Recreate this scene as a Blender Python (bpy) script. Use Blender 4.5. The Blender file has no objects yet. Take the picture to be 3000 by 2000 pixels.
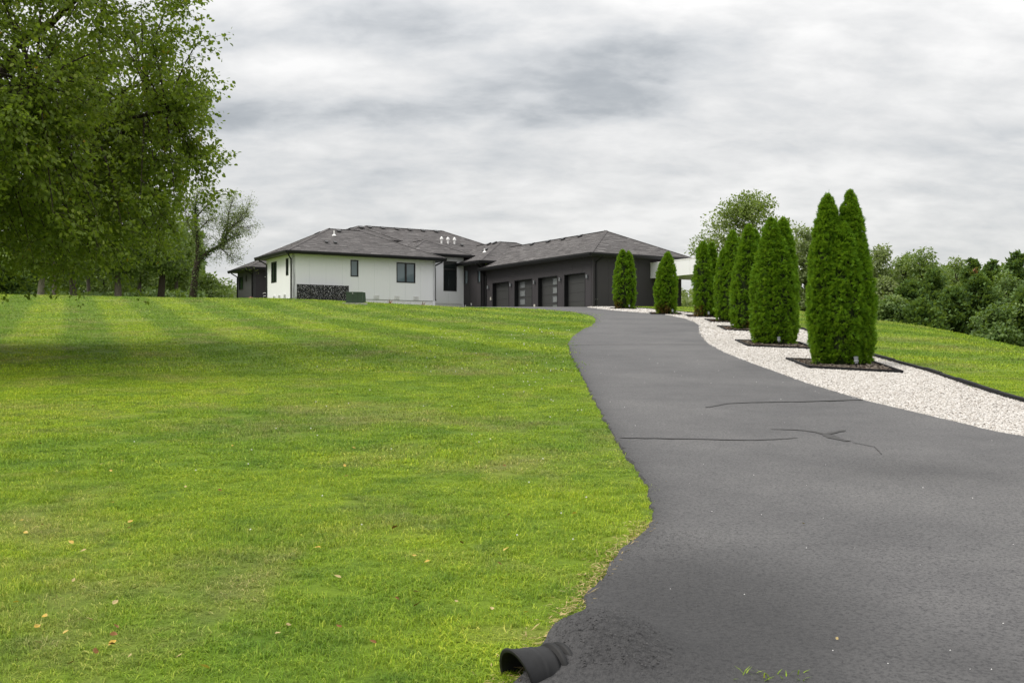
import bpy, bmesh, math, random
import numpy as np
from mathutils import Vector, noise as mnoise

R = math.radians
scene = bpy.context.scene
col = scene.collection
random.seed(11)
rng = np.random.default_rng(7)

# ------------------------------------------------------------------ camera
ZC = 1.80                                   # eye height above the origin; terrain heights below are relative to the eye
cam_d = bpy.data.cameras.new('camera')
cam = bpy.data.objects.new('camera', cam_d)
col.objects.link(cam)
cam.location = (0, 0, ZC)
cam.rotation_euler = (R(90), 0, 0)
cam_d.sensor_width = 36.0
cam_d.lens = 36.0 * 3135 / 3000
cam_d.shift_y = 40 / 3000
cam_d.clip_end = 3000
scene.camera = cam

# ------------------------------------------------------------------ sky
SUN_EL, SUN_AZ = 50, -96                    # azimuth measured from +Y towards +X
W = bpy.data.worlds.new('World')
scene.world = W
W.use_nodes = True
nt = W.node_tree
nt.nodes.clear()
L = nt.links.new


def N(nt, t, **kw):
    n = nt.nodes.new(t)
    for k, v in kw.items():
        if k.startswith('i_'):
            n.inputs[k[2:].replace('_', ' ')].default_value = v
        else:
            setattr(n, k, v)
    return n


def MATH(nt, op, a, b=None, c=None, clamp=False):
    n = nt.nodes.new('ShaderNodeMath')
    n.operation = op
    n.use_clamp = clamp
    for i, v in enumerate((a, b, c)):
        if v is None:
            continue
        if isinstance(v, (int, float)):
            n.inputs[i].default_value = v
        else:
            nt.links.new(v, n.inputs[i])
    return n.outputs[0]


def RAMP(nt, fac, stops, interp='LINEAR'):
    n = nt.nodes.new('ShaderNodeValToRGB')
    cr = n.color_ramp
    cr.interpolation = interp
    while len(cr.elements) < len(stops):
        cr.elements.new(0.5)
    for e, (p_, c_) in zip(cr.elements, stops):
        e.position = p_
        e.color = (c_, c_, c_, 1) if isinstance(c_, (int, float)) else (*c_, 1)
    nt.links.new(fac, n.inputs[0])
    return n.outputs[0]


def MIXC(nt, fac, a, b, mode='MIX'):
    n = nt.nodes.new('ShaderNodeMix')
    n.data_type = 'RGBA'
    n.blend_type = mode
    for sock, v in ((n.inputs[0], fac), (n.inputs[6], a), (n.inputs[7], b)):
        if isinstance(v, (int, float)):
            sock.default_value = v
        elif isinstance(v, tuple):
            sock.default_value = (*v, 1)
        else:
            nt.links.new(v, sock)
    return n.outputs[2]


def NOISE(nt, vec, scale, detail=3, rough=.55, dist=0.0):
    n = nt.nodes.new('ShaderNodeTexNoise')
    n.inputs['Scale'].default_value = scale
    n.inputs['Detail'].default_value = detail
    n.inputs['Roughness'].default_value = rough
    n.inputs['Distortion'].default_value = dist
    if vec is not None:
        nt.links.new(vec, n.inputs['Vector'])
    return n.outputs[0]


tc = N(nt, 'ShaderNodeTexCoord')
sep = N(nt, 'ShaderNodeSeparateXYZ')
L(tc.outputs['Generated'], sep.inputs[0])
dz = MATH(nt, 'ABSOLUTE', sep.outputs[2])
den = MATH(nt, 'ADD', dz, 0.34)
px = MATH(nt, 'DIVIDE', sep.outputs[0], den)
py = MATH(nt, 'DIVIDE', sep.outputs[1], den)
comb = N(nt, 'ShaderNodeCombineXYZ')
L(px, comb.inputs[0]); L(py, comb.inputs[1])
mp = N(nt, 'ShaderNodeMapping')
L(comb.outputs[0], mp.inputs[0])
mp.inputs['Location'].default_value = (7.7, 8.8, 5.7)
mp.inputs['Scale'].default_value = (1.35, 2.1, 1)
n1 = NOISE(nt, mp.outputs[0], 1.25, 6, .5, .35)
n1 = MATH(nt, 'MULTIPLY_ADD', n1, 1.35, -.175)
n2 = NOISE(nt, mp.outputs[0], 5.0, 5, .55, .2)
n3 = NOISE(nt, mp.outputs[0], 13.0, 5, .6, .3)
cl = MATH(nt, 'ADD', MATH(nt, 'ADD', MATH(nt, 'MULTIPLY', n1, .50), MATH(nt, 'MULTIPLY', n2, .38)), MATH(nt, 'MULTIPLY', n3, .12))


def cloud_blob(x, y, rx, ry, amt):
    """a soft heap of cloud on the cloud plane, centred on plane point (x, y)"""
    ux = MATH(nt, 'DIVIDE', MATH(nt, 'SUBTRACT', px, x), rx)
    uy = MATH(nt, 'DIVIDE', MATH(nt, 'SUBTRACT', py, y), ry)
    d2 = MATH(nt, 'ADD', MATH(nt, 'MULTIPLY', ux, ux), MATH(nt, 'MULTIPLY', uy, uy))
    wob = MATH(nt, 'MULTIPLY', MATH(nt, 'SUBTRACT', n2, .5), 1.3)
    d2 = MATH(nt, 'MAXIMUM', MATH(nt, 'ADD', d2, wob), 0.0)
    return MATH(nt, 'MULTIPLY', MATH(nt, 'EXPONENT', MATH(nt, 'MULTIPLY', d2, -1.0)), amt)


def plane_pt(u, v):
    d = Vector(((u - 1500) / 3135, 1, (1040 - v) / 3135)).normalized()
    return d.x / (d.z + .34), d.y / (d.z + .34)


for (u, v, rx, ry, amt) in ((1800, 270, .19, .095, -.165), (1450, 335, .24, .045, -.12), (800, 340, .20, .06, -.13), (950, 90, .28, .06, -.10), (1850, 120, .12, .08, -.07),
                            (1120, 255, .08, .045, .15), (820, 180, .09, .045, .15), (1640, 190, .07, .035, .10), (2060, 270, .10, .09, .10)):
    x_, y_ = plane_pt(u, v)
    cl = MATH(nt, 'ADD', cl, cloud_blob(x_, y_, rx, ry, amt))
cc = RAMP(nt, cl, [(.12, (.20, .212, .224)), (.27, (.262, .272, .281)), (.40, (.365, .370, .373)), (.50, (.440, .437, .431)), (.62, (.528, .520, .508))])
# an overcast sky is brighter overhead than along the horizon
gain = MATH(nt, 'ADD', 1.0, MATH(nt, 'MULTIPLY', MATH(nt, 'MULTIPLY', dz, dz), 2.6))
bgc = N(nt, 'ShaderNodeBackground')
L(cc, bgc.inputs[0]); L(gain, bgc.inputs[1])
sky = N(nt, 'ShaderNodeTexSky', sky_type='NISHITA', sun_disc=False, sun_elevation=R(SUN_EL), sun_rotation=R(SUN_AZ))
bgs = N(nt, 'ShaderNodeBackground')
bgs.inputs[1].default_value = 0.10
L(sky.outputs[0], bgs.inputs[0])
mixs = N(nt, 'ShaderNodeMixShader')
mixs.inputs[0].default_value = 0.92
L(bgs.outputs[0], mixs.inputs[1]); L(bgc.outputs[0], mixs.inputs[2])
wo = N(nt, 'ShaderNodeOutputWorld')
L(mixs.outputs[0], wo.inputs[0])

sd = bpy.data.lights.new('sun', 'SUN')
sd.energy = 1.5
sd.angle = R(24)
sd.color = (1, .95, .86)
so = bpy.data.objects.new('sun', sd)
col.objects.link(so)
sv = Vector((math.sin(R(SUN_AZ)) * math.cos(R(SUN_EL)), math.cos(R(SUN_AZ)) * math.cos(R(SUN_EL)), math.sin(R(SUN_EL))))
so.rotation_euler = sv.to_track_quat('Z', 'Y').to_euler()
so.location = (0, 0, 60)

vs = scene.view_settings
vs.view_transform = 'Standard'
vs.look = 'None'
vs.exposure = 0.74
vs.gamma = 1.0
vs.use_curve_mapping = False
scene.cycles.max_bounces = 10
scene.cycles.diffuse_bounces = 6
scene.cycles.transmission_bounces = 6
scene.cycles.use_denoising = True
scene.cycles.denoiser = 'OPENIMAGEDENOISE'
scene.cycles.denoising_prefilter = 'ACCURATE'
scene.cycles.use_adaptive_sampling = False
scene.cycles.sample_clamp_indirect = 6

# ------------------------------------------------------------------ terrain
PY = [-60, -20, 0, 5, 12, 23.2, 31.2, 38.7, 45.5, 52, 59, 66, 72, 76, 84, 100, 140, 200, 400, 900]
PZ = [-3.6, -2.7, -1.84, -1.5, -1.03, -.27, .27, .86, 1.40, 1.88, 2.38, 2.86, 3.22, 3.35, 3.4, 3.4, 2.9, 2, 1, 0]
_d = [(PZ[i + 1] - PZ[i]) / (PY[i + 1] - PY[i]) for i in range(len(PY) - 1)]
PM = [_d[0]] + [(0 if _d[i - 1] * _d[i] <= 0 else 2 * _d[i - 1] * _d[i] / (_d[i - 1] + _d[i])) for i in range(1, len(_d))] + [_d[-1]]
_py, _pz, _pm = np.array(PY, float), np.array(PZ, float), np.array(PM, float)


def sst(a, b, x):
    t = np.clip((x - a) / (b - a), 0, 1)
    return t * t * (3 - 2 * t)


def hgt(x, y):
    """world height of the ground"""
    x = np.asarray(x, float); y = np.asarray(y, float)
    yc = np.clip(y, _py[0], _py[-1] - 1e-6)
    i = np.clip(np.searchsorted(_py, yc, side='right') - 1, 0, len(PY) - 2)
    w = _py[i + 1] - _py[i]
    t = (yc - _py[i]) / w
    z = (2 * t**3 - 3 * t * t + 1) * _pz[i] + (t**3 - 2 * t * t + t) * w * _pm[i] + (-2 * t**3 + 3 * t * t) * _pz[i + 1] + (t**3 - t * t) * w * _pm[i + 1]
    left = (.6 * sst(-2, -18, x) + .3 * sst(-18, -40, x)) * sst(42, 76, y)
    t2 = np.maximum(0, x - (12.6 + .20 * np.clip(y - 30, 0, 13)))
    right = np.minimum(.30 * t2 * t2 / (t2 + 3), 3.0) * sst(8, 30, y)
    return z + left - right + ZC


def gz(x, y):
    return float(hgt(x, y))


# driveway edges and the gravel's outer edge, x as a function of y
LY = [(-2.6, 2.2), (-1.1, 3.2), (-.35, 4.2), (.02, 4.85), (.17, 5.21), (.25, 5.5), (.37, 5.94), (.5, 6.4), (.65, 6.95), (.8, 7.42), (1.01, 7.89), (1.08, 8.2), (1.13, 8.6),
      (1.21, 9.51), (1.23, 10.27), (1.21, 11.3), (1.23, 13.49), (1.29, 16.73), (1.39, 21.43), (1.51, 27.28), (1.69, 31.96), (1.99, 35.19),
      (2.64, 39.66), (3.09, 41.77), (3.52, 45.05), (3.83, 48.65), (3.92, 53.0), (3.47, 57.49), (2.8, 60.5), (1.9, 63), (1.1, 65), (0, 67.2),
      (-1.8, 69.2), (-4, 70.8), (-6.2, 72.5), (-6.6, 78), (-5.2, 85)]
RY = [(7.9, 2.2), (7.3, 4.0), (6.9, 6.5), (6.55, 9), (6.3, 10.8), (6.06, 12.66), (5.91, 13.03), (5.79, 14.01), (5.63, 15.13), (5.45, 16.44), (5.4, 17.59), (5.33, 19.42), (5.37, 21.43), (5.4, 23.92), (5.55, 27.81),
      (5.86, 31.96), (6.41, 36.36), (7.44, 42.28), (7.71, 45.11), (7.87, 48.65), (7.7, 53.73), (6.64, 57.49), (5.48, 62.3), (4.9, 68.6), (5.2, 71.8), (5.38, 72.0),
      (-1.9, 84.7), (-2.1, 85)]
EY = [(8.9, 2.2), (8.2, 8), (7.85, 13), (7.82, 16.35), (7.92, 17.46), (8.18, 19.42), (8.56, 22.04), (8.79, 24.7), (8.98, 26.67), (9.6, 31.5), (10.43, 37.13), (10.88, 40.57),
      (11.1, 46), (10.9, 51), (9.7, 55.5), (8.7, 60), (8.0, 65), (6.7, 70.2), (5.6, 71.6)]


def xs(curve, y):
    a = np.array(curve)
    return np.interp(y, a[:, 1], a[:, 0])


def xl(y): return xs(LY, y)
def xr(y): return xs(RY, y)
def xe(y): return xs(EY, y)


# house frame: local x runs along the white front wall, local y along the garage doors
HA = math.atan2(.5106, .8599)
HX, HY = 5.44, 72.0
HZ = ZC + 3.35


def to_house(x, y):
    dx, dy = x - HX, y - HY
    return dx * math.cos(HA) + dy * math.sin(HA), -dx * math.sin(HA) + dy * math.cos(HA)


def from_house(a, b):
    return HX + a * math.cos(HA) - b * math.sin(HA), HY + a * math.sin(HA) + b * math.cos(HA)


def in_house(x, y):
    a, b = to_house(np.asarray(x), np.asarray(y))
    return ((a > 0) & (a < 7.7) & (b > 0) & (b < 30)) | ((a > -15.9) & (a < 6) & (b > 14.6)) | ((a > -17.5) & (b > 20.9)) | ((a > -.3) & (a < 8) & (b > 14))


# ------------------------------------------------------------------ object helpers
def tag(o, label=None, cat=None, group=None, kind=None):
    if label: o['label'] = label
    if cat: o['category'] = cat
    if group: o['group'] = group
    if kind: o['kind'] = kind
    return o


def empty(name, loc, rz=0.0):
    o = bpy.data.objects.new(name, None)
    o.empty_display_size = .2
    o.location = loc
    o.rotation_euler = (0, 0, rz)
    col.objects.link(o)
    return o


def link(name, me, parent=None, loc=None):
    o = bpy.data.objects.new(name, me)
    col.objects.link(o)
    if parent is not None: o.parent = parent
    if loc is not None: o.location = loc
    return o


class MB:
    def __init__(self):
        self.v = []; self.f = []; self.t = []

    def face(self, pts, tone=.5):
        b = len(self.v)
        self.v += [tuple(p) for p in pts]
        self.f.append(tuple(range(b, b + len(pts))))
        self.t += [tone] * len(pts)

    def hexa(self, c, tone=.5):
        """eight corners: bottom ring of four then top ring of four, both counter-clockwise seen from above"""
        b = len(self.v)
        self.v += [tuple(p) for p in c]
        self.t += [tone] * 8
        for q in ((3, 2, 1, 0), (4, 5, 6, 7), (0, 1, 5, 4), (1, 2, 6, 5), (2, 3, 7, 6), (3, 0, 4, 7)):
            self.f.append(tuple(b + i for i in q))

    def box(self, x0, x1, y0, y1, z0, z1, tone=.5):
        self.hexa([(x0, y0, z0), (x1, y0, z0), (x1, y1, z0), (x0, y1, z0), (x0, y0, z1), (x1, y0, z1), (x1, y1, z1), (x0, y1, z1)], tone)

    def tube(self, path, rad, n=8, cap=True, tone=.5):
        path = [Vector(p) for p in path]
        rings = []
        for i, p in enumerate(path):
            a = path[max(i - 1, 0)]; c = path[min(i + 1, len(path) - 1)]
            d = (c - a).normalized()
            up = Vector((0, 0, 1)) if abs(d.z) < .9 else Vector((1, 0, 0))
            s = d.cross(up).normalized(); t = s.cross(d)
            r = rad[i] if isinstance(rad, (list, tuple)) else rad
            b = len(self.v)
            for k in range(n):
                th = 2 * math.pi * k / n
                self.v.append(tuple(p + s * (math.cos(th) * r) + t * (math.sin(th) * r)))
            self.t += [tone] * n
            rings.append(b)
        for a, b in zip(rings, rings[1:]):
            for k in range(n):
                self.f.append((a + k, a + (k + 1) % n, b + (k + 1) % n, b + k))
        if cap:
            self.f.append(tuple(rings[0] + k for k in range(n))[::-1])
            self.f.append(tuple(rings[-1] + k for k in range(n)))

    def lathe(self, prof, n=16, origin=(0, 0, 0), tone=.5):
        ox, oy, oz = origin
        rings = []
        for r, z in prof:
            b = len(self.v)
            for k in range(n):
                th = 2 * math.pi * k / n
                self.v.append((ox + r * math.cos(th), oy + r * math.sin(th), oz + z))
            self.t += [tone] * n
            rings.append(b)
        for a, b in zip(rings, rings[1:]):
            for k in range(n):
                self.f.append((a + k, a + (k + 1) % n, b + (k + 1) % n, b + k))

    def build(self, name, mat, parent=None, loc=None, smooth=False):
        me = bpy.data.meshes.new(name)
        me.from_pydata(self.v, [], self.f)
        at = me.attributes.new('tone', 'FLOAT', 'POINT')
        at.data.foreach_set('value', self.t)
        me.materials.append(mat)
        if smooth:
            me.polygons.foreach_set('use_smooth', [True] * len(me.polygons))
        me.update()
        return link(name, me, parent, loc)


def np_mesh(name, V, Fc, tone, mat, smooth=False):
    """V (n,3), Fc (m,k) with one k for all faces"""
    me = bpy.data.meshes.new(name)
    V = np.ascontiguousarray(V, np.float32)
    m, k = Fc.shape
    me.vertices.add(len(V)); me.vertices.foreach_set('co', V.ravel())
    me.loops.add(m * k); me.loops.foreach_set('vertex_index', np.ascontiguousarray(Fc, np.int32).ravel())
    me.polygons.add(m)
    me.polygons.foreach_set('loop_start', np.arange(0, m * k, k, dtype=np.int32))
    me.polygons.foreach_set('loop_total', np.full(m, k, np.int32))
    if smooth: me.polygons.foreach_set('use_smooth', np.ones(m, bool))
    at = me.attributes.new('tone', 'FLOAT', 'POINT')
    at.data.foreach_set('value', np.ascontiguousarray(tone, np.float32))
    me.materials.append(mat)
    me.update(calc_edges=True)
    return me


# ------------------------------------------------------------------ materials
def mat_new(name):
    m = bpy.data.materials.new(name)
    m.use_nodes = True
    nt = m.node_tree
    b = nt.nodes['Principled BSDF']
    return m, nt, b


def setp(b, rough=.6, spec=.4, metal=0.0):
    b.inputs['Roughness'].default_value = rough
    b.inputs['Specular IOR Level'].default_value = spec
    b.inputs['Metallic'].default_value = metal


def bump(nt, b, hsock, strength, dist=.02):
    n = nt.nodes.new('ShaderNodeBump')
    n.inputs['Strength'].default_value = strength
    n.inputs['Distance'].default_value = dist
    nt.links.new(hsock, n.inputs['Height'])
    nt.links.new(n.outputs[0], b.inputs['Normal'])


def geo_pos(nt):
    return nt.nodes.new('ShaderNodeNewGeometry').outputs['Position']


def obj_pos(nt):
    return nt.nodes.new('ShaderNodeTexCoord').outputs['Object']


def tone_sock(nt):
    a = nt.nodes.new('ShaderNodeAttribute')
    a.attribute_name = 'tone'
    return a.outputs['Fac']


def simple(name, c, rough=.6, spec=.4, metal=0.0, var=.12, scale=6.0, bmp=0.0):
    m, nt, b = mat_new(name)
    setp(b, rough, spec, metal)
    n = NOISE(nt, obj_pos(nt), scale, 4)
    lo = tuple(x * (1 - var) for x in c); hi = tuple(min(1, x * (1 + var)) for x in c)
    nt.links.new(RAMP(nt, n, [(.3, lo), (.7, hi)]), b.inputs['Base Color'])
    if bmp: bump(nt, b, NOISE(nt, obj_pos(nt), scale * 12, 3), bmp, .01)
    return m


def siding(name, c, var=.025):
    """painted grooved plywood siding: fine vertical grain, faint streaks and dust"""
    m, nt, b = mat_new(name)
    setp(b, .62, .3)
    p_ = obj_pos(nt)
    mpn = N(nt, 'ShaderNodeMapping')
    mpn.inputs['Scale'].default_value = (9, 9, .35)
    nt.links.new(p_, mpn.inputs[0])
    g = NOISE(nt, mpn.outputs[0], 3.0, 5, .65)
    big = NOISE(nt, p_, .5, 3)
    c0 = RAMP(nt, g, [(.25, tuple(x * (1 - var) for x in c)), (.75, tuple(min(1, x * (1 + var)) for x in c))])
    c1 = MIXC(nt, MATH(nt, 'MULTIPLY', big, .05), c0, (.36, .34, .31))
    c2 = MIXC(nt, MATH(nt, 'MULTIPLY', tone_sock(nt), .05), c1, tuple(x * .8 for x in c))
    nt.links.new(c2, b.inputs['Base Color'])
    bump(nt, b, g, .12, .004)
    return m


def leaf_mat(name, stops, transl=.35, rough=.5, spec=.25):
    m, nt, b = mat_new(name)
    setp(b, rough, spec)
    c = RAMP(nt, tone_sock(nt), stops)
    pos = geo_pos(nt)
    c = MIXC(nt, MATH(nt, 'MULTIPLY', NOISE(nt, pos, .9, 2), .35), c, stops[1][1])
    nt.links.new(c, b.inputs['Base Color'])
    tr = nt.nodes.new('ShaderNodeBsdfTranslucent')
    nt.links.new(MIXC(nt, .55, c, (.28, .40, .02), 'ADD' if False else 'MIX'), tr.inputs['Color'])
    mx = nt.nodes.new('ShaderNodeMixShader')
    mx.inputs[0].default_value = transl
    nt.links.new(b.outputs[0], mx.inputs[1]); nt.links.new(tr.outputs[0], mx.inputs[2])
    nt.links.new(mx.outputs[0], nt.nodes['Material Output'].inputs['Surface'])
    return m


def lawn_colour(nt, tone=None):
    pos = geo_pos(nt)
    a = NOISE(nt, pos, .16, 4, .6)
    b_ = NOISE(nt, pos, .9, 4, .65)
    d = NOISE(nt, pos, .45, 5, .7, .4)
    lush, lime, dry = (.140, .265, .020), (.315, .440, .021), (.36, .31, .13)
    c = MIXC(nt, RAMP(nt, MATH(nt, 'ADD', MATH(nt, 'MULTIPLY', a, .6), MATH(nt, 'MULTIPLY', b_, .4)), [(.38, 0.0), (.58, 1.0)]), lush, lime)
    # mowing passes: alternate strips lean away from and towards the house, and show it in the blade colour
    sp = N(nt, 'ShaderNodeSeparateXYZ'); nt.links.new(pos, sp.inputs[0])
    cross = MATH(nt, 'ADD', MATH(nt, 'MULTIPLY', sp.outputs[0], .92), MATH(nt, 'MULTIPLY', sp.outputs[1], .38))
    cross = MATH(nt, 'ADD', cross, MATH(nt, 'MULTIPLY', NOISE(nt, pos, .25, 2), .5))
    st = MATH(nt, 'SINE', MATH(nt, 'MULTIPLY', cross, 2 * math.pi / 3.3))
    st = RAMP(nt, MATH(nt, 'MULTIPLY_ADD', st, .5, .5), [(.3, 0.0), (.7, 1.0)])
    far = RAMP(nt, MATH(nt, 'DIVIDE', sp.outputs[1], 100.0), [(.16, 0.0), (.28, 1.0)])
    c = MIXC(nt, MATH(nt, 'MULTIPLY', far, .35), c, (.345, .475, .022))
    c = MIXC(nt, MATH(nt, 'MULTIPLY', MATH(nt, 'MULTIPLY', st, far), .75), c, (.135, .260, .015))
    c = MIXC(nt, RAMP(nt, NOISE(nt, pos, 2.6, 4, .7), [(.50, 0.0), (.66, .55)]), c, (.085, .19, .018))
    dr = RAMP(nt, d, [(.50, 0.0), (.70, .55)])
    c = MIXC(nt, dr, c, dry)
    if tone is not None:
        c = MIXC(nt, .75, c, MIXC(nt, 1.0, c, RAMP(nt, tone, [(0, (.45, .5, .4)), (.5, (.95, .97, .9)), (.86, (1.25, 1.2, 1.0)), (.93, (1.9, 1.5, 2.4)), (1, (2.4, 1.7, 4.0))]), 'MULTIPLY'))
    return c


def blade_mat():
    m, nt, b = mat_new('grass_blade')
    setp(b, .55, .25)
    c = lawn_colour(nt, tone_sock(nt))
    nt.links.new(c, b.inputs['Base Color'])
    # shading normals tilted upward so the blades render brighter
    g_ = nt.nodes.new('ShaderNodeNewGeometry')
    va = nt.nodes.new('ShaderNodeVectorMath'); va.operation = 'MULTIPLY_ADD'
    nt.links.new(g_.outputs['Normal'], va.inputs[0]); va.inputs[1].default_value = (.5, .5, .5); va.inputs[2].default_value = (0, 0, .75)
    vn = nt.nodes.new('ShaderNodeVectorMath'); vn.operation = 'NORMALIZE'; nt.links.new(va.outputs[0], vn.inputs[0])
    nt.links.new(vn.outputs[0], b.inputs['Normal'])
    tr = nt.nodes.new('ShaderNodeBsdfTranslucent')
    nt.links.new(c, tr.inputs['Color'])
    mx = nt.nodes.new('ShaderNodeMixShader'); mx.inputs[0].default_value = .4
    nt.links.new(b.outputs[0], mx.inputs[1]); nt.links.new(tr.outputs[0], mx.inputs[2])
    nt.links.new(mx.outputs[0], nt.nodes['Material Output'].inputs['Surface'])
    return m


def ground_mat():
    m, nt, b = mat_new('shade_darkened_soil')
    setp(b, .9, .1)
    pos = geo_pos(nt)
    c = lawn_colour(nt)
    f = NOISE(nt, pos, 26, 4, .7)
    c = MIXC(nt, .45, c, (.05, .075, .015))  # mixed darker so gaps between the blades look like shadow
    c = MIXC(nt, MATH(nt, 'MULTIPLY', f, .6), c, (.04, .05, .012))
    nt.links.new(c, b.inputs['Base Color'])
    bump(nt, b, f, .6, .05)
    return m


def asphalt_mat():
    m, nt, b = mat_new('asphalt')
    setp(b, .78, .35)
    pos = geo_pos(nt)
    big = NOISE(nt, pos, .35, 4, .6, .3)
    mid = NOISE(nt, pos, 2.2, 5, .65)
    vor = nt.nodes.new('ShaderNodeTexVoronoi'); vor.inputs['Scale'].default_value = 70
    nt.links.new(pos, vor.inputs['Vector'])
    fine = NOISE(nt, pos, 42, 5, .8)
    c = RAMP(nt, MATH(nt, 'ADD', MATH(nt, 'MULTIPLY', big, .7), MATH(nt, 'MULTIPLY', mid, .3)), [(.32, (.072, .070, .071)), (.5, (.102, .099, .099)), (.66, (.128, .124, .122))])
    c = MIXC(nt, RAMP(nt, fine, [(.36, .85), (.54, 0.0)]), c, (.022, .022, .024))
    c = MIXC(nt, RAMP(nt, vor.outputs['Distance'], [(0, .5), (.14, 0.0)]), c, (.26, .25, .24))
    # the hand-laid strip by the culvert and along the lawn edge is a coarser, blacker mix
    co = tone_sock(nt)
    c = MIXC(nt, MATH(nt, 'MULTIPLY', co, .62), c, (.017, .017, .018))
    nt.links.new(c, b.inputs['Base Color'])
    coarse = NOISE(nt, pos, 24, 4, .75)
    hh = MATH(nt, 'ADD', MATH(nt, 'MULTIPLY', fine, .6), MATH(nt, 'MULTIPLY', MATH(nt, 'MULTIPLY', coarse, co), 2.6))
    bump(nt, b, hh, .8, .014)
    return m


def gravel_mat():
    m, nt, b = mat_new('pale_gravel')
    setp(b, .8, .25)
    pos = geo_pos(nt)
    vor = nt.nodes.new('ShaderNodeTexVoronoi'); vor.inputs['Scale'].default_value = 26
    nt.links.new(pos, vor.inputs['Vector'])
    c = RAMP(nt, vor.outputs['Color'], [(.1, (.28, .25, .22)), (.45, (.46, .43, .40)), (.9, (.56, .54, .52))])
    nt.links.new(MIXC(nt, RAMP(nt, vor.outputs['Distance'], [(.25, 0.0), (.6, .85)]), c, (.14, .11, .085)), b.inputs['Base Color'])
    bump(nt, b, MATH(nt, 'MULTIPLY', vor.outputs['Distance'], -1), .9, .03)
    return m


def stone_mat():
    m, nt, b = mat_new('white_stone')
    setp(b, .75, .25)
    oi = nt.nodes.new('ShaderNodeObjectInfo')
    pos = geo_pos(nt)
    c = RAMP(nt, oi.outputs['Random'], [(0, (.24, .20, .17)), (.12, (.40, .37, .33)), (.5, (.50, .475, .445)), (1, (.58, .56, .535))])
    c = MIXC(nt, MATH(nt, 'MULTIPLY', NOISE(nt, pos, 1.2, 3), .2), c, (.42, .38, .34))
    nt.links.new(c, b.inputs['Base Color'])
    return m


def shingle_mat():
    m, nt, b = mat_new('asphalt_shingle')
    setp(b, .85, .25)
    p_ = obj_pos(nt)
    c = RAMP(nt, tone_sock(nt), [(0, (.070, .065, .065)), (.40, (.108, .101, .100)), (.75, (.143, .134, .132)), (1, (.22, .21, .205))])
    c = MIXC(nt, MATH(nt, 'MULTIPLY', NOISE(nt, p_, .6, 4, .6), .3), c, (.095, .083, .081))
    c = MIXC(nt, MATH(nt, 'MULTIPLY', NOISE(nt, p_, 55, 2), .25), c, (.03, .03, .03))
    nt.links.new(c, b.inputs['Base Color'])
    return m


def glass_mat(name, c, ior=1.75):
    m, nt, b = mat_new(name)
    b.inputs['Base Color'].default_value = (*c, 1)
    b.inputs['Roughness'].default_value = .04
    b.inputs['IOR'].default_value = ior
    n = NOISE(nt, obj_pos(nt), .7, 1)
    bump(nt, b, n, .12, .02)
    return m


def bark_mat(name, c):
    m, nt, b = mat_new(name)
    setp(b, .9, .15)
    mpn = N(nt, 'ShaderNodeMapping'); mpn.inputs['Scale'].default_value = (6, 6, 1.2)
    nt.links.new(obj_pos(nt), mpn.inputs[0])
    g = NOISE(nt, mpn.outputs[0], 3, 5, .7)
    nt.links.new(RAMP(nt, g, [(.3, tuple(x * .5 for x in c)), (.7, tuple(x * 1.3 for x in c))]), b.inputs['Base Color'])
    bump(nt, b, g, .7, .03)
    return m


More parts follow.
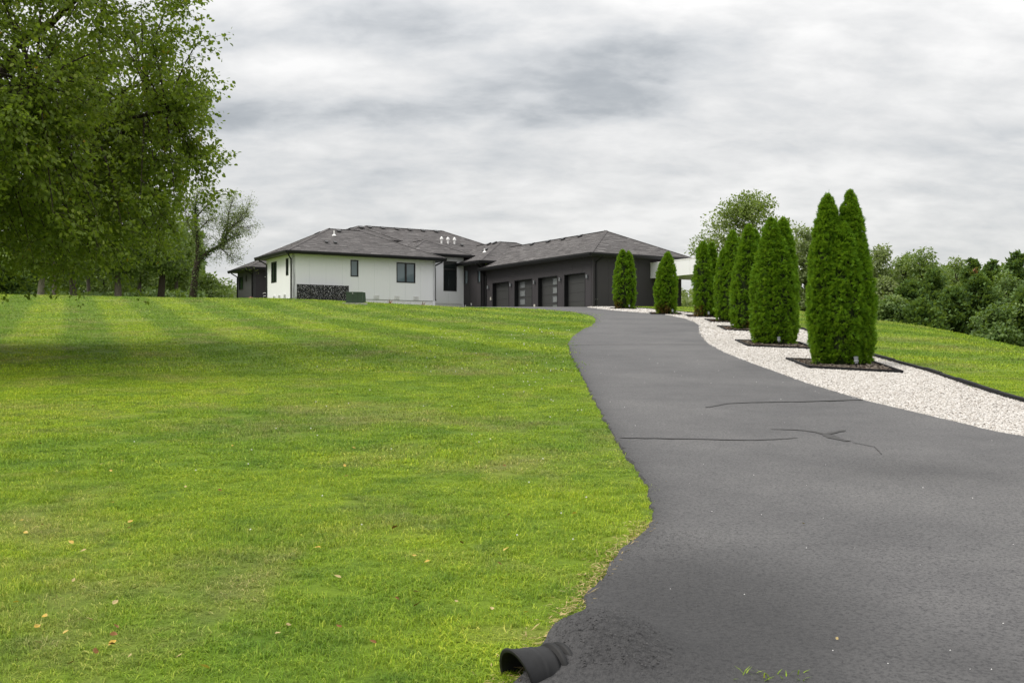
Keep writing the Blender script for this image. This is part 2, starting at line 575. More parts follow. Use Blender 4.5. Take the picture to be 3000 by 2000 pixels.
M = {
    'white_wall': siding('white_siding', (.77, .77, .785)),
    'dark_wall': siding('charcoal_siding', (.037, .033, .037), .10),
    'grey_wall': siding('slate_siding', (.075, .075, .08), .1),
    'black': simple('black_metal', (.011, .011, .012), .5, .3),
    'soffit': simple('soffit_grey', (.10, .10, .10), .7),
    'frame': simple('black_window_frame', (.014, .013, .013), .4, .5),
    'pane': glass_mat('sky_tinted_glass', (.125, .165, .185)),  # blue-grey base colour imitates mirrored sky and a sheer blind behind
    'dark_pane': glass_mat('dark_glass', (.014, .018, .018), 1.6),
    'green_pane': glass_mat('tree_tinted_glass', (.018, .035, .022), 1.5),  # green base colour stands in for trees mirrored in the glass
    'frost': glass_mat('frosted_glass', (.17, .18, .18)),
    'door': simple('charcoal_door', (.044, .044, .043), .5, .4, var=.06),
    'shingle': shingle_mat(),
    'white_trim': simple('white_trim', (.70, .69, .68), .5),
    'cream': simple('cream_plastic', (.55, .52, .45), .5),
    'concrete': simple('pale_concrete', (.42, .39, .36), .9, .2, var=.2, scale=4, bmp=.3),
    'white_pipe': simple('white_pvc', (.80, .79, .77), .4),
    'green_box': simple('utility_green', (.035, .060, .034), .45, .4, var=.1),
    'grey_metal': simple('grey_metal', (.25, .26, .27), .45, .5, .3),
    'lamp_grey': simple('lamp_grey', (.16, .17, .18), .4, .5, .2),
    'bed_edge': simple('black_edging', (.012, .012, .013), .75, .2, var=.35, scale=20, bmp=.3),
    'mulch': simple('mulch', (.10, .066, .048), .95, .1, var=.6, scale=30, bmp=.8),
    'asphalt': asphalt_mat(),
    'seal': simple('crack_sealant', (.020, .017, .016), .5, .45, var=.4, scale=30),
    'gravel': gravel_mat(),
    'stone': stone_mat(),
    'soil': ground_mat(),
    'blade': blade_mat(),
    'pipe': simple('black_plastic_pipe', (.011, .011, .0115), .58, .28, var=.5, scale=9),
    'bark': bark_mat('dark_bark', (.055, .043, .033)),
    'bark_grey': bark_mat('grey_bark', (.16, .135, .11)),
    'bark_pale': bark_mat('pale_bark', (.30, .26, .22)),
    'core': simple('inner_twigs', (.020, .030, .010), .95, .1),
    'pink': leaf_mat('pink_petals', [(0, (.55, .15, .2)), (.5, (.70, .30, .33)), (1, (.8, .5, .5))]),
    'red_leaf': leaf_mat('red_blade_leaf', [(0, (.16, .02, .025)), (.6, (.28, .04, .05)), (1, (.12, .10, .03))], .2),
    'maple': leaf_mat('maple_leaf', [(0, (.078, .122, .020)), (.5, (.175, .238, .034)), (.9, (.31, .355, .045)), (.965, (.26, .29, .03)), (1, (.60, .34, .03))], .52, .42, .25),
    'arb': leaf_mat('arborvitae_spray', [(0, (.050, .130, .008)), (.5, (.118, .250, .012)), (.92, (.20, .34, .016)), (1, (.26, .38, .03))], .36, .55, .2),
    'arb_brown': leaf_mat('browned_spray', [(0, (.10, .05, .02)), (.5, (.16, .085, .03)), (1, (.12, .14, .02))], .15),
    'wood_green': leaf_mat('woodland_leaf', [(0, (.075, .125, .032)), (.5, (.140, .205, .052)), (1, (.24, .29, .08))], .35),
    'wood_dark': leaf_mat('dark_woodland_leaf', [(0, (.052, .096, .028)), (.5, (.108, .175, .046)), (1, (.20, .26, .075))], .3),
    'cotton': leaf_mat('pale_green_leaf', [(0, (.085, .125, .028)), (.5, (.145, .195, .045)), (1, (.24, .28, .08))], .4),
    'vine': leaf_mat('vine_leaf', [(0, (.11, .15, .055)), (.5, (.18, .225, .085)), (1, (.27, .30, .13))], .35),
    'cedar': leaf_mat('cedar_needles', [(0, (.040, .082, .027)), (.5, (.088, .150, .043)), (1, (.17, .235, .065))], .25, .7, .12),
    'rust': leaf_mat('rust_needles', [(0, (.16, .06, .03)), (.5, (.22, .10, .05)), (1, (.12, .12, .04))], .2),
    'yellow_leaf': leaf_mat('yellow_dead_leaf', [(0, (.46, .27, .03)), (.5, (.52, .34, .06)), (1, (.55, .42, .14))], .2),
    'brown_leaf': leaf_mat('brown_dead_leaf', [(0, (.09, .045, .018)), (.5, (.17, .085, .032)), (1, (.28, .15, .08))], .05, .8, .05),
    'tan_leaf': leaf_mat('tan_dead_leaf', [(0, (.30, .22, .09)), (.5, (.40, .31, .15)), (1, (.46, .38, .20))], .05, .8, .05),
    'clover': simple('clover_head', (.75, .73, .68), .8),
}

# ------------------------------------------------------------------ ground, driveway, gravel bed
def axis(breaks):
    out = []
    for a, b, s in breaks:
        n = max(1, int(round((b - a) / s)))
        out += list(np.linspace(a, b, n, endpoint=False))
    out.append(breaks[-1][1])
    return np.array(out)


gx = axis([(-420, -80, 20), (-80, -44, 3), (-44, 40, .9), (40, 80, 3), (80, 420, 20)])
gy = axis([(-60, 0, 5), (0, 90, .75), (90, 140, 3), (140, 900, 30)])
XX, YY = np.meshgrid(gx, gy)
ZZ = hgt(XX, YY)
# the soil is dug out a little under the asphalt and the gravel
inside = (YY > 2.4) & (YY < 84) & (XX > xl(YY) + .5) & (XX < np.maximum(xr(YY), xe(YY)) - .5) & ~in_house(XX, YY)
ZZ = ZZ - .05 * inside
ny, nx = XX.shape
idx = np.arange(nx * ny).reshape(ny, nx)
Fg = np.stack([idx[:-1, :-1], idx[:-1, 1:], idx[1:, 1:], idx[1:, :-1]], -1).reshape(-1, 4)
ground = link('ground', np_mesh('ground', np.stack([XX, YY, ZZ], -1).reshape(-1, 3), Fg, np.zeros(nx * ny), M['soil'], True))
tag(ground, 'green mown lawn rising to the house', kind='structure')


def jag(y, s, amp):
    return np.array([amp * (mnoise.noise((t * 3.1, s, 0)) + .6 * mnoise.noise((t * 9.0, s + 5, 0))) for t in np.atleast_1d(y)])


def strip(name, ys, fa, fb, nacross, lift, mat, skirt=.10, tone_fn=None, smooth=True):
    rows, tones = [], []
    for y, a, b in zip(ys, fa, fb):
        t = np.linspace(0, 1, nacross)
        t = .5 - .5 * np.cos(np.pi * t) if nacross > 8 else t
        x = a + (b - a) * t
        yy = np.full_like(x, y)
        z = hgt(x, yy) + lift
        if name == 'driveway':                 # asphalt heaped over the culvert
            z = z + .19 * np.exp(-(((x - .45) / .32) ** 2 + ((yy - 5.24) / .33) ** 2) ** 1.3)
        p_ = np.stack([x, yy, z], -1)
        lo = p_[0].copy(); lo[2] -= skirt; lo[0] -= .02
        hi = p_[-1].copy(); hi[2] -= skirt; hi[0] += .02
        p_ = np.vstack([lo, p_, hi])
        rows.append(p_)
        tn = tone_fn(p_[:, 0], y, a, b) if tone_fn else np.zeros(len(p_))
        tones.append(tn)
    V = np.array(rows); n, m, _ = V.shape
    ii = np.arange(n * m).reshape(n, m)
    F_ = np.stack([ii[:-1, :-1], ii[:-1, 1:], ii[1:, 1:], ii[1:, :-1]], -1).reshape(-1, 4)
    return link(name, np_mesh(name, V.reshape(-1, 3), F_, np.array(tones).ravel(), mat, smooth))


ys = axis([(2.3, 14, .06), (14, 30, .12), (30, 60, .25), (60, 84.6, .25)])


def asphalt_tone(x, y, a, b):
    edge = np.exp(-np.maximum(0, x - a) / .16) * .75
    if y > 30: edge = edge * .5
    # coarse dark patch spreading from the culvert
    u = (x - (.75 + .25 * math.sin(y * 1.3))) / 1.0
    w = (y - 5.4) / 2.0
    patch = np.exp(-(np.abs(u) ** 3 + np.abs(w) ** 3)) * 1.0
    rim = .5 * np.exp(-((x - (2.2 - .45 * (y - 5.0))) / .28) ** 2) * (1.0 if y < 7.4 else 0.0)
    sp = .55 * np.exp(-(((x - 3.9) / .9) ** 2 + ((y - 10.3) / .8) ** 2))
    return np.clip(np.maximum.reduce([edge, patch, rim, sp]), 0, 1)


drive = strip('driveway', ys, xl(ys) + jag(ys, 1.0, .055), xr(ys) + jag(ys, 2.0, .02), 26, .03, M['asphalt'], .09, asphalt_tone)
tag(drive, 'dark grey asphalt driveway curving up to the garage', kind='structure')

yg = axis([(2.3, 30, .25), (30, 71, .4)])
gbed = strip('gravel_bed', yg, xr(yg) - .03, np.maximum(xe(yg), xr(yg) + .05), 8, .012, M['gravel'], .06)
tag(gbed, 'white gravel strip between driveway and right lawn', kind='structure')


def crack(pts, w0, w1, name='crack_seal', nseg=14):
    """a bead of sealant poured over a crack"""
    P = np.array(pts)
    t = np.linspace(0, 1, len(P))
    tt = np.linspace(0, 1, nseg * (len(P) - 1))
    x = np.interp(tt, t, P[:, 0]); y = np.interp(tt, t, P[:, 1])
    mb = MB()
    rows = []
    for i in range(len(tt)):
        a, c = max(i - 1, 0), min(i + 1, len(tt) - 1)
        d = Vector((x[c] - x[a], y[c] - y[a], 0)).normalized()
        s = Vector((-d.y, d.x, 0))
        w = (w0 + (w1 - w0) * tt[i]) * .64 * (1 + .8 * mnoise.noise((x[i] * 9, y[i] * 9, 3)))
        p0 = Vector((x[i], y[i] + .03 * mnoise.noise((x[i] * 3, 1, 1)), gz(x[i], y[i]) + .035))
        rows.append((p0 - s * w, p0 + Vector((0, 0, .003)), p0 + s * w))
    for r0, r1 in zip(rows, rows[1:]):
        mb.face([r0[0], r0[1], r1[1], r1[0]])
        mb.face([r0[1], r0[2], r1[2], r1[1]])
    return mb.build(name, M['seal'], drive, smooth=True)


crack([(2.83, 15.55), (3.18, 16.02), (3.62, 16.2), (4.42, 16.3), (5.42, 16.55)], .07, .10)
crack([(1.26, 12.5), (1.79, 12.46), (2.29, 12.38), (2.75, 12.31), (3.0, 12.36), (3.34, 12.5)], .08, .025)
crack([(3.2, 13.24), (3.52, 13.17), (3.68, 13.0), (3.75, 12.78)], .03, .09)
crack([(3.75, 12.80), (3.92, 12.98), (4.08, 13.13)], .10, .07)
crack([(3.75, 12.79), (3.76, 12.5), (3.84, 12.22)], .11, .08)
crack([(3.86, 12.15), (4.0, 11.8), (3.9, 11.3)], .012, .008)
crack([(1.7, 31.2), (3.5, 31.34), (5.7, 31.34)], .05, .05)

# ------------------------------------------------------------------ instancing for what nobody could count
def scatter(name, pts, rots, scales, idxs, sources):
    me = bpy.data.meshes.new(name)
    me.vertices.add(len(pts)); me.vertices.foreach_set('co', np.ascontiguousarray(pts, np.float32).ravel())
    a = me.attributes.new('rot', 'FLOAT_VECTOR', 'POINT'); a.data.foreach_set('vector', np.ascontiguousarray(rots, np.float32).ravel())
    a = me.attributes.new('scl', 'FLOAT_VECTOR', 'POINT'); a.data.foreach_set('vector', np.ascontiguousarray(scales, np.float32).ravel())
    a = me.attributes.new('pick', 'INT', 'POINT'); a.data.foreach_set('value', np.ascontiguousarray(idxs, np.int32))
    o = link(name, me)
    g = bpy.data.node_groups.new(name + '_nodes', 'GeometryNodeTree')
    g.interface.new_socket('Geometry', in_out='INPUT', socket_type='NodeSocketGeometry')
    g.interface.new_socket('Geometry', in_out='OUTPUT', socket_type='NodeSocketGeometry')
    gi = g.nodes.new('NodeGroupInput'); go = g.nodes.new('NodeGroupOutput')
    m2p = g.nodes.new('GeometryNodeMeshToPoints')
    iop = g.nodes.new('GeometryNodeInstanceOnPoints')
    jn = g.nodes.new('GeometryNodeJoinGeometry')
    for s in sources:
        oi = g.nodes.new('GeometryNodeObjectInfo'); oi.inputs['Object'].default_value = s
        oi.inputs['As Instance'].default_value = True
        g.links.new(oi.outputs['Geometry'], jn.inputs[0])

    def attr(n, t):
        k = g.nodes.new('GeometryNodeInputNamedAttribute'); k.data_type = t; k.inputs['Name'].default_value = n
        return [q for q in k.outputs if q.enabled and q.name == 'Attribute'][0]
    g.links.new(gi.outputs[0], m2p.inputs[0])
    g.links.new(m2p.outputs[0], iop.inputs['Points'])
    g.links.new(jn.outputs[0], iop.inputs['Instance'])
    iop.inputs['Pick Instance'].default_value = True
    g.links.new(attr('pick', 'INT'), iop.inputs['Instance Index'])
    g.links.new(attr('rot', 'FLOAT_VECTOR'), iop.inputs['Rotation'])
    g.links.new(attr('scl', 'FLOAT_VECTOR'), iop.inputs['Scale'])
    g.links.new(iop.outputs[0], go.inputs[0])
    md = o.modifiers.new('scatter', 'NODES'); md.node_group = g
    return o


def source(name, me):
    return bpy.data.objects.new(name, me)      # never linked: only its instances exist in the scene


def tuft(seed, n, rad, hmin, hmax, w, lean):
    r = np.random.default_rng(seed)
    V, Fq, T = [], [], []
    for i in range(n):
        th, rr = r.uniform(0, 2 * np.pi), rad * np.sqrt(r.uniform())
        b = np.array([rr * np.cos(th), rr * np.sin(th), -.008])
        d = r.uniform(0, 2 * np.pi); le = lean * r.uniform(.2, 1.3)
        hh = r.uniform(hmin, hmax)
        dirv = np.array([np.cos(d), np.sin(d), 0]); sd_ = np.array([-np.sin(d), np.cos(d), 0]) * w * .5 * r.uniform(.6, 1.3)
        p1 = b + np.array([0, 0, hh * .6]) + dirv * le * hh * .35
        p2 = b + np.array([0, 0, hh]) * max(.22, 1 - .38 * le) + dirv * le * hh
        k = len(V)
        V += [b - sd_, b + sd_, p1 + sd_ * .85, p1 - sd_ * .85, p2 + sd_ * .12, p2 - sd_ * .12]
        Fq += [(k, k + 1, k + 2, k + 3), (k + 3, k + 2, k + 4, k + 5)]
        t = r.uniform(0, .86) if r.uniform() < .86 else r.uniform(.86, 1)
        T += [t] * 6
    return np_mesh('grass_tuft', np.array(V), np.array(Fq), np.array(T), M['blade'])


near_t = [source('grass_tuft', tuft(100 + i, 72, .13, .022, .050, .0040, 1.5)) for i in range(5)]
mid_t = [source('grass_tuft', tuft(200 + i, 70, .20, .022, .050, .0075, 1.4)) for i in range(4)]
far_t = [source('grass_tuft', tuft(300 + i, 60, .42, .025, .058, .017, .9)) for i in range(4)]
vfar_t = [source('grass_tuft', tuft(400 + i, 60, .85, .025, .060, .036, .8)) for i in range(4)]


def lawn_points(y0, y1, dens, seed):
    r = np.random.default_rng(seed)
    out = []
    ytop = np.linspace(y0, y1, 24)
    for a, b in zip(ytop, ytop[1:]):
        x0, x1 = -.58 * b - 1.5, .56 * b + 1.5
        n = int(dens * (b - a) * (x1 - x0))
        x = r.uniform(x0, x1, n); y = r.uniform(a, b, n)
        ok = ((x < xl(y) + .0) | (x > xe(y) + .06)) & ~in_house(x, y)
        out.append(np.stack([x[ok], y[ok]], -1))
    return np.vstack(out)


zones = [(4.2, 10.5, 105, near_t, 'lawn_grass'), (10.5, 22, 46, mid_t, 'lawn_grass'), (22, 46, 9, far_t, 'lawn_grass'), (46, 90, 2.6, vfar_t, 'lawn_grass')]
for zi, (y0, y1, dens, src, nm) in enumerate(zones):
    P = lawn_points(y0, y1, dens, 50 + zi)
    r = np.random.default_rng(900 + zi)
    n = len(P)
    P3 = np.column_stack([P, hgt(P[:, 0], P[:, 1])])
    rot = np.zeros((n, 3)); rot[:, 2] = r.uniform(0, 6.28, n)
    rot[:, 0] = np.arctan(.068)
    rot[:, 2] = r.uniform(0, 6.28, n); rot[:, 0] = 0
    # height follows patches: thin worn spots and lusher clumps
    hs = np.array([1.0 + .9 * mnoise.noise((p_[0] * .8, p_[1] * .8, 2)) + .5 * mnoise.noise((p_[0] * 3, p_[1] * 3, 7)) for p_ in P]).clip(.65, 1.7)
    hs *= np.where(np.abs(P[:, 0] - xl(P[:, 1])) < .25, .75, 1)
    sxy = r.uniform(.85, 1.2, n)
    s3 = np.column_stack([sxy, sxy, hs])
    o = scatter(nm, P3, rot, s3, r.integers(0, len(src), n), src)
    tag(o, ['short mown grass in the near foreground', 'mown grass of the middle lawn', 'striped mown grass below the house', 'mown grass along the crest by the house'][zi], 'grass', kind='stuff')


def pebble(seed):
    bm = bmesh.new()
    bmesh.ops.create_icosphere(bm, subdivisions=1, radius=1)
    r = random.Random(seed)
    for v in bm.verts:
        v.co *= r.uniform(.7, 1.2)
        v.co.z *= .6; v.co.x *= 1.25
    me = bpy.data.meshes.new('pebble'); bm.to_mesh(me); bm.free()
    me.materials.append(M['stone'])
    return source('pebble', me)


peb = [pebble(i) for i in range(6)]
gp, gs = [], []
for (y0, y1, dens, size) in ((9, 16, 2000, .0135), (16, 24, 1600, .0155), (24, 36, 800, .020), (36, 52, 260, .034), (52, 71, 100, .05)):
    r = np.random.default_rng(int(y0))
    n = int(dens * (y1 - y0) * 4.2)
    y = r.uniform(y0, y1, n); x = xr(y) + r.uniform(-.25, 4.2, n)
    ok = (x > xr(y) - .02 - .05 * r.uniform(0, 1, n) ** 3) & (x < xe(y) - .03)
    x, y = x[ok], y[ok]
    gp.append(np.column_stack([x, y, hgt(x, y) + .018]))
    gs.append(size * r.uniform(.5, 1.5, len(x)))
gp = np.vstack(gp); gs = np.concatenate(gs)
beds_xy = []
BED = [(-.70, 1.87), (-.89, -.70), (.63, -1.90), (.95, .77)]
TREES = [(6.86, 65.2), (7.98, 55.2), (9.28, 51.4), (9.29, 46.0), (8.78, 39.9), (7.76, 31.65), (7.33, 23.82)]


def in_quad(x, y, q):
    ok = np.ones(len(x), bool)
    for (x0, y0), (x1, y1) in zip(q, q[1:] + q[:1]):
        ok &= ((x1 - x0) * (y - y0) - (y1 - y0) * (x - x0)) > 0
    return ok


BEDS = []
for (tx, ty) in TREES:
    k = 1.0 if ty < 45 else .9
    BEDS.append([(tx - .11 + dx * k, ty - .35 + dy * k) for dx, dy in BED])
keep = np.ones(len(gp), bool)
for q in BEDS: keep &= ~in_quad(gp[:, 0], gp[:, 1], q)
gp, gs = gp[keep], gs[keep]
r = np.random.default_rng(5)
rot = r.uniform(-.5, .5, (len(gp), 3)); rot[:, 2] = r.uniform(0, 6.28, len(gp))
tag(scatter('gravel', gp, rot, np.repeat(gs[:, None], 3, 1), r.integers(0, 6, len(gp)), peb), 'loose white gravel stones', 'gravel', kind='stuff')

# ------------------------------------------------------------------ the house
house = empty('house', (HX, HY, HZ), HA)
tag(house, 'long low white and charcoal house with brown shingled hip roofs and four garage doors', 'house')


def wframe(o, d, nrm):
    """wall frame: s along the wall, n outwards, z up -> house coordinates"""
    return lambda s, n, z: (o[0] + d[0] * s + nrm[0] * n, o[1] + d[1] * s + nrm[1] * n, z)


def wbox(mb, fr, s0, s1, n0, n1, z0, z1, tone=.5):
    c = [fr(s0, n0, z0), fr(s1, n0, z0), fr(s1, n1, z0), fr(s0, n1, z0), fr(s0, n0, z1), fr(s1, n0, z1), fr(s1, n1, z1), fr(s0, n1, z1)]
    a = Vector(c[1]) - Vector(c[0]); b = Vector(c[3]) - Vector(c[0])
    if a.cross(b).z < 0:
        c = [c[3], c[2], c[1], c[0], c[7], c[6], c[5], c[4]]
    mb.hexa(c, tone)


def cells(s0, s1, z0, z1, holes):
    """rectangle minus holes -> list of rectangles"""
    ss_ = sorted({s0, s1} | {h[0] for h in holes if s0 < h[0] < s1} | {h[1] for h in holes if s0 < h[1] < s1})
    out = []
    for a, b in zip(ss_, ss_[1:]):
        zz = [(z0, z1)]
        for h in holes:
            if h[0] <= a + 1e-6 and h[1] >= b - 1e-6:
                nz = []
                for p0, p1 in zz:
                    if h[2] > p0: nz.append((p0, min(p1, h[2])))
                    if h[3] < p1: nz.append((max(p0, h[3]), p1))
                    if h[3] <= p0 or h[2] >= p1: nz.append((p0, p1))
                zz = sorted(set(q for q in nz if q[1] - q[0] > 1e-4))
        out += [(a, b, p0, p1) for p0, p1 in zz]
    return out


def wall(o, d, nrm, length, z0, z1, holes, mat, pw=1.22, label=None, backing=True):
    fr = wframe(o, d, nrm)
    mb = MB()
    for a, b, p0, p1 in cells(0, length, z0, z1, holes):
        wbox(mb, fr, a, b, -.22, -.016, p0, p1)
    w = mb.build('wall', mat, house)
    if label: w['label'] = label
    n = max(1, int(round(length / pw)))
    for k in range(n):
        a, b = length * k / n + (.004 if k else 0), length * (k + 1) / n - (.004 if k < n - 1 else 0)
        pm = MB()
        tn = random.random()
        for q in cells(a, b, z0, z1, holes):
            wbox(pm, fr, q[0], q[1], -.016, 0, q[2], q[3], tn)
        if pm.f: pm.build('siding_panel', mat, w)
    return w, fr


def window(fr, s0, s1, z0, z1, pane='pane', mull=(), trans=(), label=None):
    fw = .055
    w = MB()
    wbox(w, fr, s0 + .002, s0 + fw, -.10, .022, z0 + .002, z1 - .002)
    wbox(w, fr, s1 - fw, s1 - .002, -.10, .022, z0 + .002, z1 - .002)
    wbox(w, fr, s0 + fw, s1 - fw, -.10, .020, z1 - fw, z1 - .002)
    wbox(w, fr, s0 + fw, s1 - fw, -.10, .020, z0 + .002, z0 + fw)
    win = w.build('window', M['frame'], house)
    if label: win['label'] = label
    cuts = [s0 + fw] + [q for m_ in mull for q in (m_ - .045, m_ + .045)] + [s1 - fw]
    for m_ in mull:
        mm = MB(); wbox(mm, fr, m_ - .045, m_ + .045, -.098, .018, z0 + fw, z1 - fw); mm.build('mullion', M['frame'], win)
    zc = [z0 + fw] + [q for t_ in trans for q in (t_ - .045, t_ + .045)] + [z1 - fw]
    for t_ in trans:
        mm = MB(); wbox(mm, fr, s0 + fw, s1 - fw, -.098, .016, t_ - .045, t_ + .045); mm.build('transom', M['frame'], win)
    for i in range(0, len(cuts), 2):
        for j in range(0, len(zc), 2):
            pb = MB()
            sa, sb, za, zb = cuts[i], cuts[i + 1], zc[j], zc[j + 1]
            wbox(pb, fr, sa - .01, sa + .03, -.07, -.03, za, zb)
            pb = MB()
            wbox(pb, fr, sa - .004, sb + .004, -.075, -.05, za - .004, zb + .004)
            pb.build('pane', M[pane], win)
            sash = MB()
            e = .028
            wbox(sash, fr, sa, sa + e, -.05, -.01, za, zb); wbox(sash, fr, sb - e, sb, -.05, -.01, za, zb)
            wbox(sash, fr, sa + e, sb - e, -.05, -.012, zb - e, zb); wbox(sash, fr, sa + e, sb - e, -.05, -.012, za, za + e)
            sash.build('sash', M['frame'], win)
    return win


BASE = -1.1
WW, DW = M['white_wall'], M['dark_wall']
# white front wall
h1 = [(-11.45, -10.83, 2.43, 3.66), (-7.75, -6.19, 2.12, 3.64)]
o1 = (-15.88, 14.65)
holes = [(a - o1[0], b - o1[0], c, d) for a, b, c, d in h1]
w1, fr1 = wall(o1, (1, 0), (0, -1), 11.38, .80, 3.92, holes, WW, label='white grooved siding of the front wall')
window(fr1, *holes[0], label='narrow single window in the white wall')
window(fr1, *holes[1], mull=((holes[1][0] + holes[1][1]) / 2,), label='two light window in the white wall')
mb = MB(); wbox(mb, fr1, 0.02, 11.36, -.2, -.03, BASE, .79); fd = mb.build('foundation', M['white_trim'], house)
mb = MB(); wbox(mb, fr1, 0.0, 11.38, -.03, -.005, .775, .80); mb.build('drip_edge', M['lamp_grey'], house)


def vent_grille(fr, s, z, w=.42, h_=.27):
    g = MB()
    wbox(g, fr, s - w / 2, s + w / 2, .001, .03, z - h_ / 2, z - h_ / 2 + .035); wbox(g, fr, s - w / 2, s + w / 2, .001, .03, z + h_ / 2 - .035, z + h_ / 2)
    wbox(g, fr, s - w / 2, s - w / 2 + .035, .001, .028, z - h_ / 2 + .035, z + h_ / 2 - .035); wbox(g, fr, s + w / 2 - .035, s + w / 2, .001, .028, z - h_ / 2 + .035, z + h_ / 2 - .035)
    g = g.build('vent_grille', M['white_trim'], house)
    for k in range(5):
        sl = MB(); zz = z - h_ / 2 + .05 + k * .036
        wbox(sl, fr, s - w / 2 + .036, s + w / 2 - .036, .002, .018, zz, zz + .02); sl.build('slat', M['white_trim'], g)


for a in (-9.38, -7.72, -6.12): vent_grille(fr1, a + 15.88, .98)

# left face of the white block
o2 = (-15.88, 20.6)
hl = [(19.39, 18.15, 2.06, 3.62), (16.03, 15.5, 2.41, 3.65)]
holes = [(20.6 - a, 20.6 - b, c, d) for a, b, c, d in hl]
w2, fr2 = wall(o2, (0, -1), (-1, 0), 5.95, .75, 3.92, holes, WW, label='white grooved siding of the left end wall')
window(fr2, *holes[0], pane='green_pane', mull=((holes[0][0] + holes[0][1]) / 2,), label='tall two light window in the left end wall')
window(fr2, *holes[1], pane='green_pane', label='slim window in the left end wall by the corner')
mb = MB(); wbox(mb, fr2, .02, 5.93, -.2, -.03, BASE, .74); mb.build('foundation', M['cream'], house)
vent_grille(fr2, 5.2, .62, .5, .28)
for s in (2.0, 3.2, 4.4):
    mb = MB(); wbox(mb, fr2, s - .1, s + .1, .001, .12, 1.0, 1.06); wbox(mb, fr2, s - .1, s - .085, .001, .1, .8, 1.0)
    wbox(mb, fr2, s + .085, s + .1, .001, .1, .8, 1.0); wbox(mb, fr2, s - .085, s + .085, .001, .02, .8, 1.0)
    mb.build('vent_hood', M['white_trim'], house)
# corner boards
for (a, b) in ((-15.88, 14.65), (-15.88, 20.6), (-4.5, 14.65)):
    pass
# right return of the white block and the recessed wall with the tall window
w3, fr3 = wall((-4.5, 14.65), (0, 1), (1, 0), 3.35, -.2, 3.92, [], WW, label='white return wall')
h4 = (-2.08, -.87, 1.83, 4.25)
o4 = (-4.48, 18.0)
hole4 = (h4[0] - o4[0], h4[1] - o4[0], h4[2], h4[3])
w4, fr4 = wall(o4, (1, 0), (0, -1), 4.25, .80, 4.62, [hole4], WW, label='recessed white wall with the tall dark window')
window(fr4, *hole4, pane='dark_pane', trans=(3.59,), label='tall dark picture window with a transom')
mb = MB(); wbox(mb, fr4, .0, 4.25, -.2, -.03, BASE, .79); mb.build('foundation', M['white_trim'], house)
# hall block (charcoal)
o5 = (-.23, 18.0)
hh = [(17.89, 17.24, 2.4, 3.58), (15.64, 15.14, 2.4, 3.58)]
holes = [(18.0 - a, 18.0 - b, c, d) for a, b, c, d in hh]
w5, fr5 = wall(o5, (0, -1), (-1, 0), 3.2, .55, 3.9, holes, DW, label='charcoal wall of the link with two slim windows')
for q in holes: window(fr5, *q, label=None)
mb = MB(); wbox(mb, fr5, 0, 3.2, -.2, -.03, BASE, .54); mb.build('foundation', M['dark_wall'], house)
for s, z in ((.35, .45), (1.35, .55)):
    mb = MB(); wbox(mb, fr5, s - .05, s + .05, .002, .06, z + .1, z + .28); mb.build('outlet_box', M['white_trim'], house)
mb = MB(); mb.box(-.23, .0, 14.8, 15.0, BASE, 3.9); mb.build('wall', DW, house)
# garage: doors wall
doors = [(.9, 3.5), (4.35, 6.95), (7.75, 10.3), (11.1, 13.65)]
o6 = (0, 14.8)
DT = 2.29
holes = [(14.8 - b, 14.8 - a, -1.2, DT) for a, b in doors]
w6, fr6 = wall(o6, (0, -1), (-1, 0), 14.8, BASE, 3.36, holes, DW, label='charcoal wall with the four garage doors')
w7, fr7 = wall((0, 0), (1, 0), (0, -1), 7.65, BASE + .9, 3.36, [], DW, label='charcoal end wall of the garage')
mb = MB(); wbox(mb, fr7, .02, 7.63, -.2, -.03, BASE - 1, BASE + .89); mb.build('foundation', M['dark_wall'], house)
mb = MB(); mb.box(7.45, 7.64, .05, 14.0, BASE - 1, 3.36); mb.build('wall', DW, house)
mb = MB(); mb.box(-.03, .11, -.03, .10, BASE, 3.34); mb.build('corner_board', DW, house)

for di, (b0, b1) in enumerate(doors):
    s0, s1 = 14.8 - b1, 14.8 - b0
    d = MB()
    # jambs and head lining the deep opening
    wbox(d, fr6, s0 + .002, s0 + .05, -.42, .012, -.4, DT - .002); wbox(d, fr6, s1 - .05, s1 - .002, -.42, .012, -.4, DT - .002)
    wbox(d, fr6, s0 + .05, s1 - .05, -.42, .010, DT - .05, DT - .002)
    door = d.build('garage_door', M['black'], house)
    door['label'] = ['plain nearest garage door', 'garage door with a column of panes at its right end', 'garage door with a column of panes left of centre', 'plain farthest garage door'][di]
    hgt_s = (DT - .05 + .28) / 4
    for k in range(4):
        z0 = -.28 + k * hgt_s
        hl_ = []
        if di in (1, 2):
            pa, pb_ = (s1 - .05 - 1.02, s1 - .05 - .30) if di == 1 else (s0 + .05 + .30, s0 + .05 + .98)
            hl_ = [(pa, pb_, z0 + .11, z0 + hgt_s - .12)]
        pm = MB()
        for q in cells(s0 + .051, s1 - .051, z0 + .006, z0 + hgt_s - .006, hl_):
            wbox(pm, fr6, q[0], q[1], -.34, -.30, q[2], q[3])
        # shallow rib across each section
        pm.build('door_section', M['door'], door)
        for q in hl_:
            pb2 = MB(); wbox(pb2, fr6, q[0], q[1], -.335, -.31, q[2], q[3]); pb2.build('pane', M['frost'], door)
            tr = MB(); e = .02
            wbox(tr, fr6, q[0] - e, q[1] + e, -.299, -.285, q[3], q[3] + e); wbox(tr, fr6, q[0] - e, q[1] + e, -.299, -.285, q[2] - e, q[2])
            wbox(tr, fr6, q[0] - e, q[0], -.299, -.286, q[2], q[3]); wbox(tr, fr6, q[1], q[1] + e, -.299, -.286, q[2], q[3])
            tr.build('pane_trim', M['lamp_grey'], door)
mb = MB(); wbox(mb, fr6, .3, 14.5, -.9, -.6, BASE, 3.0); mb.build('inner_wall', M['frame'], house)

